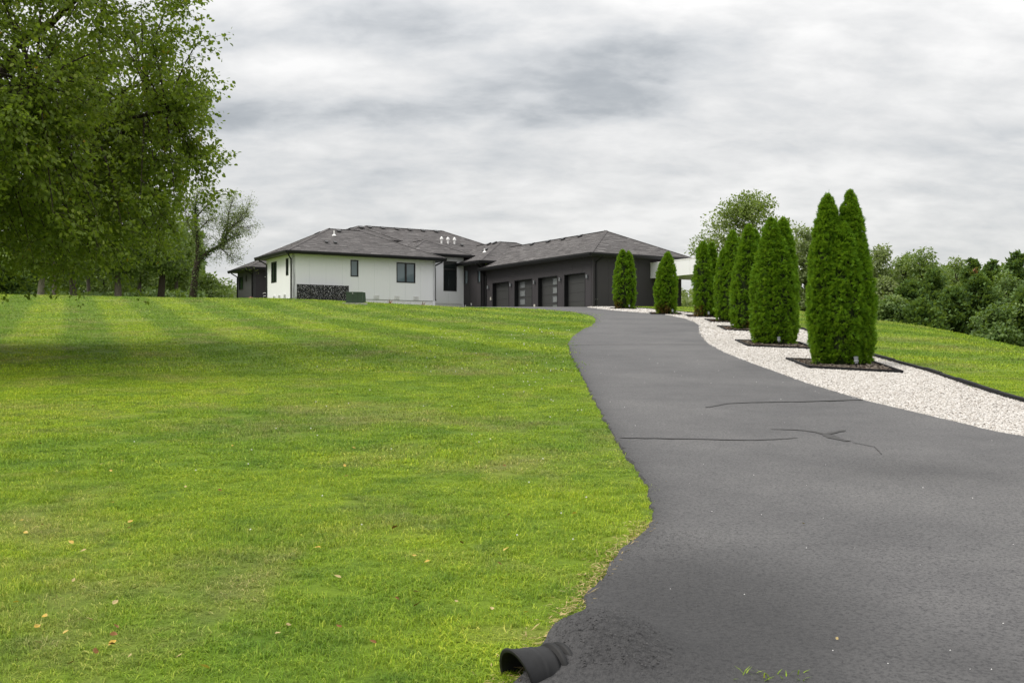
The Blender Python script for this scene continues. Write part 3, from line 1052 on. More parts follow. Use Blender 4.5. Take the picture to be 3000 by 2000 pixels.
for b in (.6, 3.93, 7.35, 10.75, 14.25):        # up-and-down wall lamps between the doors
    s = 14.8 - b
    mb = MB(); wbox(mb, fr6, s - .045, s + .045, .001, .05, 1.86, 2.10)
    lam = mb.build('wall_lamp', M['lamp_grey'], house)
    bm_ = MB(); bm_.lathe([(.001, 0), (.06, 0), (.06, .24), (.001, .24)], 12, fr6(s, .10, 1.86)); bm_.build('lamp_barrel', M['grey_metal'], lam)
for (s, z, w_, m_) in ((14.8 - 13.85, .95, .07, 'cream'), (14.8 - 7.35, .12, .09, 'cream')):
    mb = MB(); wbox(mb, fr6, s - w_, s + w_, .002, .07, z, z + .24); mb.build('outlet_box', M[m_], house)
mb = MB(); wbox(mb, fr7, .22, .32, .002, .06, .35, .47); mb.build('outlet_box', M['white_trim'], house)

# rear left wing
o8 = (-14.0, 34.6)
hw = [(34.13, 32.9, 2.36, 3.53), (32.13, 31.83, 3.0, 3.57)]
holes = [(34.6 - a, 34.6 - b, c, d) for a, b, c, d in hw]
w8, fr8 = wall(o8, (0, -1), (-1, 0), 4.54, BASE, 3.92, holes, M['grey_wall'], label='slate grey left wall of the rear wing')
window(fr8, *holes[0], pane='green_pane'); window(fr8, *holes[1], pane='dark_pane')
w9, fr9 = wall((-14.0, 30.06), (1, 0), (0, -1), 6.0, BASE, 3.92, [], DW, label='charcoal front wall of the rear wing')
mb = MB(); wbox(mb, fr9, 1.0, 1.3, .01, .16, 3.28, 3.34); mb.build('wall_lamp', M['white_trim'], house)

# --- roofs
SH = .145


def roof_plane(parent, poly, tone_seed):
    """courses of shingle tabs laid over a planar polygon; poly[0]->poly[1] is the eave"""
    r = random.Random(tone_seed)
    P = [Vector(p_) for p_ in poly]
    e = (P[1] - P[0]).normalized()
    nrm = Vector((0, 0, 0))
    for i in range(1, len(P) - 1): nrm += (P[i] - P[0]).cross(P[i + 1] - P[0])
    nrm.normalize()
    if nrm.z < 0: nrm = -nrm
    s = nrm.cross(e)
    if s.z < 0: s = -s
    Q = [((p_ - P[0]).dot(e), (p_ - P[0]).dot(s)) for p_ in P]
    dmax = max(q[1] for q in Q)
    mb = MB()

    def span(d):
        xs_ = []
        for (x0, y0), (x1, y1) in zip(Q, Q[1:] + Q[:1]):
            if (y0 - d) * (y1 - d) <= 0 and abs(y1 - y0) > 1e-9:
                xs_.append(x0 + (x1 - x0) * (d - y0) / (y1 - y0))
        return (min(xs_), max(xs_)) if len(xs_) > 1 else None
    n = int(dmax / SH) + 1
    for k in range(n):
        d0, d1 = k * SH, min((k + 1) * SH + .012, dmax - .002)
        if d1 - d0 < .02: continue
        a, b = span(min(d0 + .001, dmax - .003)), span(d1)
        if not a or not b: continue
        x = a[0] - r.uniform(0, .3)
        while x < a[1]:
            w = r.uniform(.22, .85)
            xa, xb = max(x, a[0]), min(x + w, a[1])
            ya, yb = min(max(x, b[0]), b[1]), max(min(x + w, b[1]), b[0])
            x += w
            if xb - xa < .01: continue
            lift = .016 if r.random() < .5 else .009
            tn = min(1, max(0, r.gauss(.44, .22)))
            p0, p1 = P[0] + e * xa + s * d0, P[0] + e * xb + s * d0
            p2, p3 = P[0] + e * yb + s * d1, P[0] + e * ya + s * d1
            up = nrm * lift
            mb.face([p0 + up, p1 + up, p2 + nrm * .003, p3 + nrm * .003], tn)
            mb.face([p0 - nrm * .002, p1 - nrm * .002, p1 + up, p0 + up], tn * .7)
    o = mb.build('roof_shingles', M['shingle'], parent)
    o['kind'] = 'stuff'


def hips(parent, lines):
    for p0, p1 in lines:
        p0, p1 = Vector(p0), Vector(p1)
        n = max(2, int((p1 - p0).length / .25))
        mb = MB()
        d = (p1 - p0).normalized()
        s = d.cross(Vector((0, 0, 1))).normalized() * .14
        for k in range(n):
            a = p0 + (p1 - p0) * (k / n); b = p0 + (p1 - p0) * ((k + 1) / n + .02)
            u0, u1 = Vector((0, 0, .036)), Vector((0, 0, .024))
            t = random.gauss(.4, .15)
            mb.face([a - s - Vector((0, 0, .035)) + u0, a + u0, b + u1, b - s - Vector((0, 0, .035)) + u1], t)
            mb.face([a + u0, a + s - Vector((0, 0, .035)) + u0, b + s - Vector((0, 0, .035)) + u1, b + u1], t)
        mb.build('ridge_cap', M['shingle'], parent)


def roof(planes, caps, label, eave, gutters=()):
    mb = MB()
    for pl in planes:
        mb.face([(p_[0], p_[1], p_[2] - .012) for p_ in pl], .35)
    o = mb.build('roof', M['shingle'], house)
    o['label'] = label
    for i, pl in enumerate(planes):
        if len(pl) >= 3: roof_plane(o, pl, hash(label) % 1000 + i if False else len(label) * 7 + i)
    hips(o, caps)
    return o


def eaves(x0, x1, y0, y1, z, sides, inset=.6):
    """soffit plus gutters; sides: list of (x0,y0,x1,y1) gutter runs"""
    mb = MB(); mb.box(x0 + .02, x1 - .02, y0 + .02, y1 - .02, z - .17, z - .13); mb.build('soffit', M['soffit'], house)
    for (a0, b0, a1, b1) in sides:
        g = MB()
        d = Vector((a1 - a0, b1 - b0, 0)).normalized(); nn = Vector((d.y, -d.x, 0))
        prof = [(0, -.21), (.07, -.21), (.125, -.08), (.125, .02), (.115, .02), (.115, .005), (0, .0)]
        p0, p1 = Vector((a0, b0, z)) - d * .0, Vector((a1, b1, z))
        ra = [p0 + nn * q[0] + Vector((0, 0, q[1])) for q in prof]; rb = [p1 + nn * q[0] + Vector((0, 0, q[1])) for q in prof]
        for i in range(len(prof)):
            j = (i + 1) % len(prof)
            g.face([ra[i], ra[j], rb[j], rb[i]])
        g.face(ra[::-1]); g.face(rb)
        g.build('gutter', M['black'], house)
        f = MB()
        f.hexa([p0 + Vector((0, 0, -.19)) - nn * .03, p1 + Vector((0, 0, -.19)) - nn * .03, p1 + Vector((0, 0, -.19)) - nn * .002, p0 + Vector((0, 0, -.19)) - nn * .002,
                p0 + Vector((0, 0, -.02)) - nn * .03, p1 + Vector((0, 0, -.02)) - nn * .03, p1 + Vector((0, 0, -.02)) - nn * .002, p0 + Vector((0, 0, -.02)) - nn * .002])
        f.build('fascia', M['black'], house)


E1 = 4.07
RT = 4.07 + 5.03 * .462
rA = [(-16.5, 14.05, E1), (-3.9, 14.05, E1), (-8.93, 19.08, RT), (-11.47, 19.08, RT)]
rAl = [(-16.5, 21.3, E1), (-16.5, 14.05, E1), (-11.47, 19.08, RT)]
rAr = [(-3.9, 14.05, E1), (-3.9, 21.3, E1), (-8.93, 19.08, RT)]
rAb = [(-3.9, 21.3, E1), (-16.5, 21.3, E1), (-11.47, 19.08, RT), (-8.93, 19.08, RT)]
roofA = roof([rA, rAl, rAr, rAb], [((-16.5, 14.05, E1), (-11.47, 19.08, RT)), ((-3.9, 14.05, E1), (-8.93, 19.08, RT)), ((-11.47, 19.08, RT), (-8.93, 19.08, RT)), ((-16.5, 21.3, E1), (-11.47, 19.08, RT))],
             'brown hip roof over the white block', E1)
eaves(-16.5, -3.9, 14.05, 21.3, E1, [(-16.5, 14.05, -3.9, 14.05), (-16.5, 21.3, -16.5, 14.05), (-3.9, 14.05, -3.9, 17.9)])
zc_, zt_ = 5.6, 6.86
roofB = roof([[(-11.2, 17.5, zc_), (-5.94, 17.5, zc_), (-8.57, 20.15, zt_)], [(-11.2, 25, zc_), (-11.2, 17.5, zc_), (-8.57, 20.15, zt_), (-8.57, 25, zt_)], [(-5.94, 17.5, zc_), (-5.94, 25, zc_), (-8.57, 25, zt_), (-8.57, 20.15, zt_)]],
             [((-11.2, 17.5, zc_), (-8.57, 20.15, zt_)), ((-5.94, 17.5, zc_), (-8.57, 20.15, zt_)), ((-8.57, 20.15, zt_), (-8.57, 25, zt_))], 'small middle hip roof peak', zc_)
E2 = 4.75
ZM = E2 + 6.2 * .468
roofC = roof([[(-11.8, 19.5, E2), (7.93, 19.5, E2), (1.77, 25.7, ZM), (-5.6, 25.7, ZM)], [(-11.8, 31.9, E2), (-11.8, 19.5, E2), (-5.6, 25.7, ZM)], [(7.93, 19.5, E2), (7.93, 31.9, E2), (1.77, 25.7, ZM)],
              [(7.93, 31.9, E2), (-11.8, 31.9, E2), (-5.6, 25.7, ZM), (1.77, 25.7, ZM)]],
             [((-11.8, 19.5, E2), (-5.6, 25.7, ZM)), ((7.93, 19.5, E2), (1.77, 25.7, ZM)), ((-5.6, 25.7, ZM), (1.77, 25.7, ZM))], 'tall main hip roof behind', E2)
ZP = E2 + 3.01 * .468
roofD = roof([[(-5.57, 17.45, E2), (.45, 17.45, E2), (-2.56, 20.46, ZP)], [(-5.57, 25, E2), (-5.57, 17.45, E2), (-2.56, 20.46, ZP), (-2.56, 25, ZP)], [(.45, 17.45, E2), (.45, 25, E2), (-2.56, 25, ZP), (-2.56, 20.46, ZP)]],
             [((-5.57, 17.45, E2), (-2.56, 20.46, ZP)), ((.45, 17.45, E2), (-2.56, 20.46, ZP)), ((-2.56, 20.46, ZP), (-2.56, 22.6, ZP))], 'small hip roof over the recessed wall', E2)
eaves(-5.57, .45, 17.45, 20.5, E2, [(-5.57, 17.45, .45, 17.45), (.45, 17.45, .45, 19.5)])
ZH = E1 + 4.33 * .478
roofE = roof([[(-.83, 14.2, E1), (9.4, 14.2, E1), (5.07, 18.53, ZH), (3.5, 18.53, ZH)], [(-.83, 26, E1), (-.83, 14.2, E1), (3.5, 18.53, ZH), (3.5, 26, ZH)], [(9.4, 14.2, E1), (9.4, 26, E1), (5.07, 26, ZH), (5.07, 18.53, ZH)],
              [(3.5, 18.53, ZH), (5.07, 18.53, ZH), (5.07, 26, ZH), (3.5, 26, ZH)]],
             [((-.83, 14.2, E1), (3.5, 18.53, ZH)), ((3.5, 18.53, ZH), (5.07, 18.53, ZH)), ((3.5, 18.53, ZH), (3.5, 25, ZH)), ((5.07, 18.53, ZH), (9.4, 14.2, E1))], 'hip roof of the link between house and garage', E1)
eaves(-.83, 7.6, 14.2, 18.2, E1, [(-.83, 14.2, .75, 14.2), (-.83, 18.0, -.83, 14.2)])
E3 = 3.48
ZG = E3 + 4.43 * .48
roofF = roof([[(-.6, 14.78, E3), (-.6, -.6, E3), (3.83, 3.83, ZG), (3.83, 18.0, ZG), (.62, 14.78, E3 + 1.22 * .48)], [(-.6, -.6, E3), (8.26, -.6, E3), (3.83, 3.83, ZG)], [(8.26, -.6, E3), (8.26, 18, E3), (3.83, 18, ZG), (3.83, 3.83, ZG)]],
             [((-.6, -.6, E3), (3.83, 3.83, ZG)), ((8.26, -.6, E3), (3.83, 3.83, ZG)), ((3.83, 3.83, ZG), (3.83, 17.4, ZG))], 'brown hip roof over the garage', E3)
eaves(-.6, 8.26, -.6, 14.75, E3, [(-.6, 14.75, -.6, -.6), (-.6, -.6, 8.26, -.6), (8.26, -.6, 8.26, 14)])
ZW = E1 + 2.9 * .47
roofG = roof([[(-14.6, 29.45, E1), (-5, 29.45, E1), (-5, 32.35, ZW), (-11.7, 32.35, ZW)], [(-14.6, 35.25, E1), (-14.6, 29.45, E1), (-11.7, 32.35, ZW)], [(-5, 35.25, E1), (-14.6, 35.25, E1), (-11.7, 32.35, ZW), (-5, 32.35, ZW)]],
             [((-14.6, 29.45, E1), (-11.7, 32.35, ZW)), ((-14.6, 35.25, E1), (-11.7, 32.35, ZW)), ((-11.7, 32.35, ZW), (-5, 32.35, ZW))], 'hip roof of the rear left wing', E1)
eaves(-14.6, -5, 29.45, 35.25, E1, [(-14.6, 29.45, -5, 29.45), (-14.6, 35.25, -14.6, 29.45)])


def roof_vent(parent, a, b, z, ax, size=.34):
    """low black box vent; ax = direction in which the roof climbs"""
    mb = MB()
    d = Vector((ax[0], ax[1], 0)); s = Vector((-d.y, d.x, 0)); P = Vector((a, b, z))
    k = .47
    def pt(u, v, w): return P + s * u + d * v + Vector((0, 0, v * k + w))
    mb.hexa([pt(-size, -size, .10), pt(size, -size, .10), pt(size, size, .08), pt(-size, size, .08), pt(-size, -size, .16), pt(size, -size, .16), pt(size, size, .13), pt(-size, size, .13)]
            if False else [pt(-size * .7, -size * .7, .0), pt(size * .7, -size * .7, .0), pt(size * .7, size * .7, .0), pt(-size * .7, size * .7, .0), pt(-size * .7, -size * .7, .1), pt(size * .7, -size * .7, .1), pt(size * .7, size * .7, .1), pt(-size * .7, size * .7, .1)])
    mb.hexa([pt(-size, -size, .10), pt(size, -size, .10), pt(size, size, .10), pt(-size, size, .10), pt(-size, -size, .15), pt(size, -size, .15), pt(size, size, .15), pt(-size, size, .15)])
    mb.build('roof_vent', M['frame'], parent)


def vent_pipe(parent, a, b, z, h_, r_=.055, cap=False):
    mb = MB()
    if cap:
        mb.lathe([(r_, -.1), (r_, h_), (.001, h_)], 10, (a, b, z))
        mb.lathe([(.001, h_ - .04), (r_ * 2.0, h_ - .04), (r_ * 1.7, h_ + .10), (.001, h_ + .24)], 10, (a, b, z))
    else:
        mb.lathe([(r_, -.1), (r_, h_), (r_ * .75, h_), (r_ * .75, h_ - .05), (.001, h_ - .05)], 10, (a, b, z))
        mb.lathe([(r_ * 3.2, .0), (r_ * 2.6, .06), (r_ * 1.05, .14)], 10, (a, b, z + .01))
    mb.build('vent_pipe', M['white_pipe'], parent)


for a in (-10.85,): roof_vent(roofA, a, 18.5, 6.12, (0, 1), .17)
for a in (-12.84, -12.16): roof_vent(roofA, a, 15.88, 4.92, (0, 1), .12)
roof_vent(roofA, -12.55, 18.6, RT - .55, (1, 0), .17)
roof_vent(roofB, -9.2, 20.6, 6.56, (1, 0), .17); roof_vent(roofB, -8.5, 19.7, 6.66, (0, 1), .17)
for a in (-5.4, -4.2, -2.89, -1.66, -.38, .9): roof_vent(roofC, a, 25.25, ZM - .21, (0, 1), .17)
roof_vent(roofC, -6.1, 25.55, ZM - .28, (1, 0), .17)
roof_vent(roofC, 1.85, 22.2, 6.02, (0, 1), .12)
for a in (.09, .7, 1.33): vent_pipe(roofC, a, 22.6, 6.2, .36, .075, True)
vent_pipe(roofA, -11.62, 17.49, 5.66, .42)
vent_pipe(roofE, 1.04, 16.77, 4.96, .34)
roof_vent(roofE, 1.55, 17.57, 5.2, (1, 0), .22)
for b in (19.84, 18.87): roof_vent(roofE, 3.15, b, 5.97, (1, 0), .17)
for b in (6.46, 8.7, 10.83, 13.2): roof_vent(roofF, 3.35, b, 5.37, (1, 0), .17)
vent_pipe(roofG, -10.3, 33.6, 4.8, 1.3, .09, True)


def downspout(top, wallpt, nrm, z_top, z_bot, kick=.45):
    """from the gutter back to the wall, down the wall and out at the foot"""
    n = Vector((nrm[0], nrm[1], 0))
    p = Vector((wallpt[0], wallpt[1], 0)) + n * .06
    t = Vector((top[0], top[1], z_top))
    path = [t, t + Vector((0, 0, -.14)), p + Vector((0, 0, z_top - .42)), p + Vector((0, 0, z_top - .62)), p + Vector((0, 0, z_bot + .2)), p + n * kick + Vector((0, 0, z_bot + .03))]
    mb = MB(); mb.tube(path, .052, 8)
    mb.build('downspout', M['black'], house)


downspout((-16.3, 14.35), (-15.88, 14.80), (-1, 0), E1 - .12, .42, .5)
downspout((-16.55, 20.3), (-15.88, 20.4), (-1, 0), E1 - .12, .5, .3)
downspout((-3.95, 14.5), (-4.5, 14.75), (1, 0), E1 - .12, .8, .05)
downspout((-14.6, 30.3), (-14.0, 30.2), (-1, 0), E1 - .12, .3, .1)
downspout((-14.6, 34.4), (-14.0, 34.5), (-1, 0), E1 - .12, .3, .1)
downspout((.4, -.6), (.25, 0), (0, -1), E3 - .12, -.4, .1)
downspout((-.6, 14.55), (0, 14.62), (-1, 0), E3 - .12, -.2, .1)
downspout((-.83, 14.7), (-.23, 14.95), (-1, 0), E1 - .12, -.2, .1)

# canopy of the porch beside the garage
cf = MB(); cf.box(4.89, 4.95, -7.0, -.01, 1.98, 3.0); cf.box(4.95, 11.0, -7.0, -6.94, 1.98, 3.0); cf.box(11.0, 11.06, -7.0, -.01, 1.98, 3.0)
cf.box(4.95, 11.0, -6.94, -.01, 2.0, 2.06)
canopy = cf.build('canopy', M['white_trim'], house)
canopy['label'] = 'white flat porch canopy beside the garage'
mb = MB(); mb.box(4.86, 11.09, -7.03, -.01, 3.0, 3.07); mb.build('cap_board', M['white_trim'], canopy)
for q in range(5):
    mb = MB(); mb.box(4.877, 4.889, -7.0 + q * 1.4 + .006, -7.0 + (q + 1) * 1.4 - .012, 1.985, 2.995); mb.build('fascia_panel', M['white_wall'], canopy)
for (a, b) in ((8.4, -6.7), (10.8, -6.7), (10.8, -1.5)):
    mb = MB(); mb.box(a - .09, a + .09, b - .09, b + .09, -1.8, 1.98); mb.build('post', M['white_trim'], canopy)
pt_ = MB(); pt_.box(7.9, 14.5, -3.0, 8.0, -2.2, -.05); ps = pt_.build('porch_base', M['dark_wall'], house)
mb = MB(); mb.box(7.85, 14.55, -3.05, 8.05, -.05, .03); mb.build('paving_slab', M['concrete'], ps)

# patio at the left rear
px_, py_ = from_house(-12.3, 24.5)
pm = MB(); pm.box(-2.6, 3.5, -3.0, 5.0, -.8, .05)
patio = pm.build('patio', M['concrete'], None, (px_, py_, HZ + 1.0)); patio.rotation_euler = (0, 0, HA)
tag(patio, 'low concrete patio between the white block and the rear wing', kind='structure')


# ------------------------------------------------------------------ foliage helpers
def unit(a):
    return a / np.maximum(np.linalg.norm(a, axis=-1, keepdims=True), 1e-9)


LEAF_OVAL = (np.array([(0, 0, 0), (.34, .30, .07), (.26, .72, .06), (0, 1, -.06), (-.26, .72, .06), (-.34, .30, .07)]), np.array([(0, 1, 2, 3), (0, 3, 4, 5)]))
LEAF_CARD = (np.array([(0, 0, 0), (.30, .45, .06), (0, 1, 0), (-.30, .45, .06)]), np.array([(0, 1, 2, 3)]))
NEEDLE = (np.array([(0, 0, 0), (.14, .55, .03), (0, 1, 0), (-.14, .55, .03)]), np.array([(0, 1, 2, 3)]))
FROND = (np.array([(0, 0, 0), (.10, .5, 0), (0, 1, 0), (-.10, .5, 0),
                   (0, .1, 0), (.33, .45, .05), (.36, .85, .02), (.18, .55, 0),
                   (0, .1, 0), (-.33, .45, .05), (-.36, .85, .02), (-.18, .55, 0)]), np.array([(0, 1, 2, 3), (4, 5, 6, 7), (8, 11, 10, 9)]))
CLUMP = (np.array([(0, 0, 0), (.25, .35, .1), (.1, .9, 0), (-.1, .5, .05),
                   (0, .1, .1), (.5, .3, .2), (.7, .75, .05), (.3, .6, 0),
                   (0, .1, -.1), (-.5, .2, .1), (-.65, .7, .2), (-.25, .65, .1)]), np.array([(0, 1, 2, 3), (4, 5, 6, 7), (8, 11, 10, 9)]))


def leaves(name, P, D, Nn, size, shape, tone, mat):
    """one leaf shape at every point P, pointing along D, facing Nn"""
    base, fc = shape
    D = unit(D); X = unit(np.cross(D, Nn)); Z = np.cross(X, D)
    size = np.broadcast_to(np.asarray(size, float), (len(P),))
    V = P[:, None, :] + size[:, None, None] * (X[:, None, :] * base[None, :, 0:1] + D[:, None, :] * base[None, :, 1:2] + Z[:, None, :] * base[None, :, 2:3])
    k = len(base)
    Fc = fc[None] + (np.arange(len(P)) * k)[:, None, None]
    return np_mesh(name, V.reshape(-1, 3), Fc.reshape(-1, 4), np.repeat(np.clip(tone, 0, 1), k), mat)


def rdir(r, n):
    return unit(r.normal(size=(n, 3)))


def clump_noise(P, s, seed=0):
    return np.array([mnoise.noise((p_[0] * s, p_[1] * s, p_[2] * s + seed)) for p_ in P])


# ------------------------------------------------------------------ arborvitae and their beds
def arb_profile(t):
    return np.interp(t, [0, .06, .15, .33, .48, .60, .70, .78, .86, .93, .98, 1], [.68, .80, .92, 1.02, .99, .92, .81, .68, .50, .33, .18, .03])


ARBS = [  # lobes: dx, dy, radius, height, base; spray count; brown foot
    (0, [(-.16, -.1, .52, 3.70, 0), (.30, .05, .42, 3.62, 0), (-.30, .1, .40, 3.2, 0), (.02, .2, .45, 3.3, 0)], 8500, (-.45, .8), 'arborvitae with two blunt tips, nearest the garage corner', .15),
    (1, [(.05, -.05, .50, 3.25, 0), (-.22, .05, .42, 2.75, 0)], 8500, (-.1, .5), 'shortest arborvitae with a single tip, in front of the white canopy end', .145),
    (2, [(-.12, -.1, .50, 3.72, 0), (.42, .15, .36, 3.72, 0), (.15, .1, .50, 3.0, 0)], 10000, (-.4, .5), 'arborvitae with two pointed tips, third from the garage', .14),
    (3, [(.22, 0, .47, 4.05, 0), (-.2, .1, .42, 3.2, 0), (.05, -.15, .45, 3.0, 0), (.5, .25, .4, 3.8, 0)], 11000, None, 'slender arborvitae in the middle of the row, fourth from the garage', .125),
    (4, [(.05, 0, .50, 4.05, 0), (-.18, -.1, .45, 3.3, 0), (.35, .2, .45, 3.9, 0), (-.3, .1, .38, 2.7, 0)], 15000, (.12, .28), 'slim single tipped arborvitae with a brown foot, third from the front', .115),
    (5, [(-.12, -.05, .52, 3.88, 0), (.34, .08, .44, 3.90, 0), (-.34, .1, .42, 3.1, 0), (.12, -.25, .50, 3.3, 0), (.45, -.1, .32, 2.9, 0)], 28000, None, 'broad arborvitae with two close tips, second from the front', .098),
    (6, [(-.36, 0, .46, 3.94, 0), (.25, .05, .46, 4.03, 0), (-.24, .22, .38, 3.84, 0), (-.02, -.20, .54, 3.25, 0), (.42, -.1, .38, 2.9, 0), (-.50, -.05, .32, 2.5, 0), (0, -.12, .52, 1.9, 0)], 44000, None, 'largest arborvitae, foremost of the row, with a deep notch between its tips', .088),
]


def build_arb(k, lobes, n, brown, label, size):
    tx, ty = TREES[k]
    z0 = gz(tx, ty)
    root = empty('arborvitae', (tx, ty, z0))
    tag(root, label, 'arborvitae', 'arborvitae in a row along the driveway')
    r = np.random.default_rng(400 + k)
    lobes = [(a * .84, b * .84, c * .86, d * .945, e) for a, b, c, d, e in lobes]
    lob = np.array(lobes)
    wts = lob[:, 2] * lob[:, 3]; wts /= wts.sum()
    Ps, Ds, Ns, Ts, Br = [], [], [], [], []
    need = n
    sd_ = k * 13.7
    while need > 0:
        m = max(60, need // 3)
        li = r.choice(len(lob), m, p=wts)
        q = lob[li]
        t = r.uniform(0, 1, m) ** .92
        th = r.uniform(0, 2 * np.pi, m)
        rad = q[:, 2] * arb_profile(t)
        fur = np.array([mnoise.noise((math.cos(a) * 2.2 + sd_, math.sin(a) * 2.2 + j * 3.0, b * 1.3)) for a, b, j in zip(th, t * q[:, 3], li)])
        fine = np.array([mnoise.noise((math.cos(a) * 6 + sd_, math.sin(a) * 6 + j, b * 4.5)) for a, b, j in zip(th, t * q[:, 3], li)])
        rr = rad * (1 + .15 * fur + .17 * fine) - r.uniform(0, .07, m)
        x = q[:, 0] + rr * np.cos(th); y = q[:, 1] + rr * np.sin(th); z = t * q[:, 3]
        ok = np.ones(m, bool)
        for j, l in enumerate(lob):
            tj = np.clip(z / l[3], 0, 1)
            inside = (np.hypot(x - l[0], y - l[1]) < l[2] * arb_profile(tj) * .80) & (z < l[3] * .97) & (li != j)
            ok &= ~inside
        sel = np.nonzero(ok)[0][:need // 9 + 1]
        out = np.stack([np.cos(th), np.sin(th), np.zeros(m)], -1)[sel]
        P = np.stack([x, y, z + .04], -1)[sel]
        up = np.array([0, 0, 1.0])
        d = out * r.uniform(.25, .95, (len(sel), 1)) + up * r.uniform(.45, 1.2, (len(sel), 1)) + r.normal(0, .30, (len(sel), 3))
        # fronds stand edge-out, turned every way about the stem
        nn = np.cross(up, out) * r.normal(0, .8, (len(sel), 1)) + out * r.uniform(.3, 1, (len(sel), 1)) + r.normal(0, .25, (len(sel), 3))
        tuft_dir = unit(out * r.uniform(.5, 1.1, (len(sel), 1)) + up * r.uniform(.2, .9, (len(sel), 1)) + r.normal(0, .25, (len(sel), 3)))
        tt = r.normal(.48, .15, len(sel))
        K = 9
        Pk = np.repeat(P, K, 0); tk_ = np.repeat(tuft_dir, K, 0)
        dk = unit(tk_ + r.normal(0, .55, Pk.shape))
        Pk = Pk + dk * r.uniform(-.01, .07, (len(Pk), 1)) * (size / .15)
        nk = np.cross(dk, tk_) + r.normal(0, .35, Pk.shape)
        Ps.append(Pk); Ds.append(dk); Ns.append(nk)
        Ts.append(np.repeat(tt, K) + r.normal(0, .12, len(Pk)))
        need -= len(sel) * K
    P, D, Nn, T = np.vstack(Ps), np.vstack(Ds), np.vstack(Ns), np.concatenate(Ts)
    sz = size * r.uniform(.6, 1.25, len(P)) * np.where(P[:, 2] > .93 * lob[:, 3].max(), .8, 1)
    if brown:
        bd = np.hypot(P[:, 0] - brown[0], (P[:, 2] - .15) * .8)
        isb = (bd < .26 + .1 * r.normal(size=len(P))) & (P[:, 1] < .1) & (P[:, 2] < brown[1])
    else:
        isb = np.zeros(len(P), bool)
    P[:, 2] = np.maximum(P[:, 2], .05)
    c = link('crown', leaves('crown', P[~isb], D[~isb], Nn[~isb], sz[~isb], FROND, T[~isb], M['arb']), root)
    c['kind'] = 'stuff'
    if isb.any():
        b = link('browned_sprays', leaves('browned_sprays', P[isb], D[isb], Nn[isb], sz[isb], FROND, r.uniform(0, 1, isb.sum()), M['arb_brown']), root)
        b['kind'] = 'stuff'
    # leader shoots at the tips
    tips = MB()
    for l in lobes:
        if l[3] < .9 * lob[:, 3].max(): continue
        for q in range(2):
            a = Vector((l[0] + r.uniform(-.05, .05), l[1] + r.uniform(-.05, .05), l[3] - .15))
            tips.tube([a, a + Vector((r.uniform(-.03, .03), 0, .14)), a + Vector((r.uniform(-.06, .06), 0, r.uniform(.2, .36)))], [.010, .007, .003], 4, tone=.7)
    if tips.f: tips.build('leader_shoot', M['arb'], root)
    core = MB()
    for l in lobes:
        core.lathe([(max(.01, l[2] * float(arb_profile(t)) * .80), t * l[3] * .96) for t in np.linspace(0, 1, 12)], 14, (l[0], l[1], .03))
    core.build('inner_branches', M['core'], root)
    tr = MB(); tr.tube([(0, 0, -.1), (0, 0, .5), (.02, 0, 1.2)], [.09, .08, .05], 8); tr.build('trunk', M['bark'], root)
    return root


BED_LABELS = ['mulch bed under the arborvitae nearest the garage', 'mulch bed under the shortest arborvitae', 'mulch bed under the third arborvitae from the garage',
              'mulch bed under the slender middle arborvitae', 'mulch bed with black edging under the slim arborvitae with the brown foot',
              'diamond shaped black edged mulch bed under the second arborvitae from the front', 'diamond shaped black edged mulch bed of the foremost arborvitae']


def build_bed(k):
    q = BEDS[k]
    cx, cy = sum(p_[0] for p_ in q) / 4, sum(p_[1] for p_ in q) / 4
    z0 = gz(cx, cy)
    root = empty('mulch_bed', (cx, cy, z0))
    tag(root, BED_LABELS[k], 'mulch bed', 'mulch beds along the driveway')
    loc = [Vector((x - cx, y - cy, gz(x, y) - z0)) for x, y in q]
    for i in range(4):
        a, b = loc[i], loc[(i + 1) % 4]
        d = (b - a).normalized(); n = Vector((d.y, -d.x, 0)).normalized() * .026
        e = MB()
        a2 = a + d * .036; b2 = b + d * .034
        lo, hi = Vector((0, 0, -.05)), Vector((0, 0, .07 + .01 * random.random()))
        e.hexa([a2 + n + lo, b2 + n + lo, b2 - n + lo, a2 - n + lo, a2 + n + hi, b2 + n + hi, b2 - n + hi, a2 - n + hi])
        e.build('edging_board', M['bed_edge'], root)
    s = MB()
    g = 8
    pts = [[loc[0].lerp(loc[1], i / g).lerp(loc[3].lerp(loc[2], i / g), j / g) for j in range(g + 1)] for i in range(g + 1)]
    for i in range(g):
        for j in range(g):
            s.face([p_ + Vector((0, 0, .03 + .015 * mnoise.noise((p_.x * 5, p_.y * 5, k)))) for p_ in (pts[i][j], pts[i + 1][j], pts[i + 1][j + 1], pts[i][j + 1])])
    s = s.build('mulch', M['mulch'], root)
    ch = MB()
    rr = random.Random(k)
    for _ in range([60, 60, 60, 90, 160, 420, 620][k]):
        u, v = rr.uniform(.03, .97), rr.uniform(.03, .97)
        p_ = loc[0].lerp(loc[1], u).lerp(loc[3].lerp(loc[2], u), v) + Vector((0, 0, .045))
        a = rr.uniform(0, 6.28); l, w = rr.uniform(.025, .07), rr.uniform(.008, .022)
        d = Vector((math.cos(a), math.sin(a), rr.uniform(-.4, .4))) * l; e_ = Vector((-math.sin(a), math.cos(a), rr.uniform(-.4, .4))) * w
        ch.hexa([p_ - d - e_, p_ + d - e_, p_ + d + e_, p_ - d + e_] + [x + Vector((0, 0, .008)) for x in (p_ - d - e_, p_ + d - e_, p_ + d + e_, p_ - d + e_)])
    o = ch.build('wood_chips', M['bark_grey'] if k > 3 else M['mulch'], root)
    o['kind'] = 'stuff'


for a in ARBS: build_arb(*a)
for k in range(7): build_bed(k)


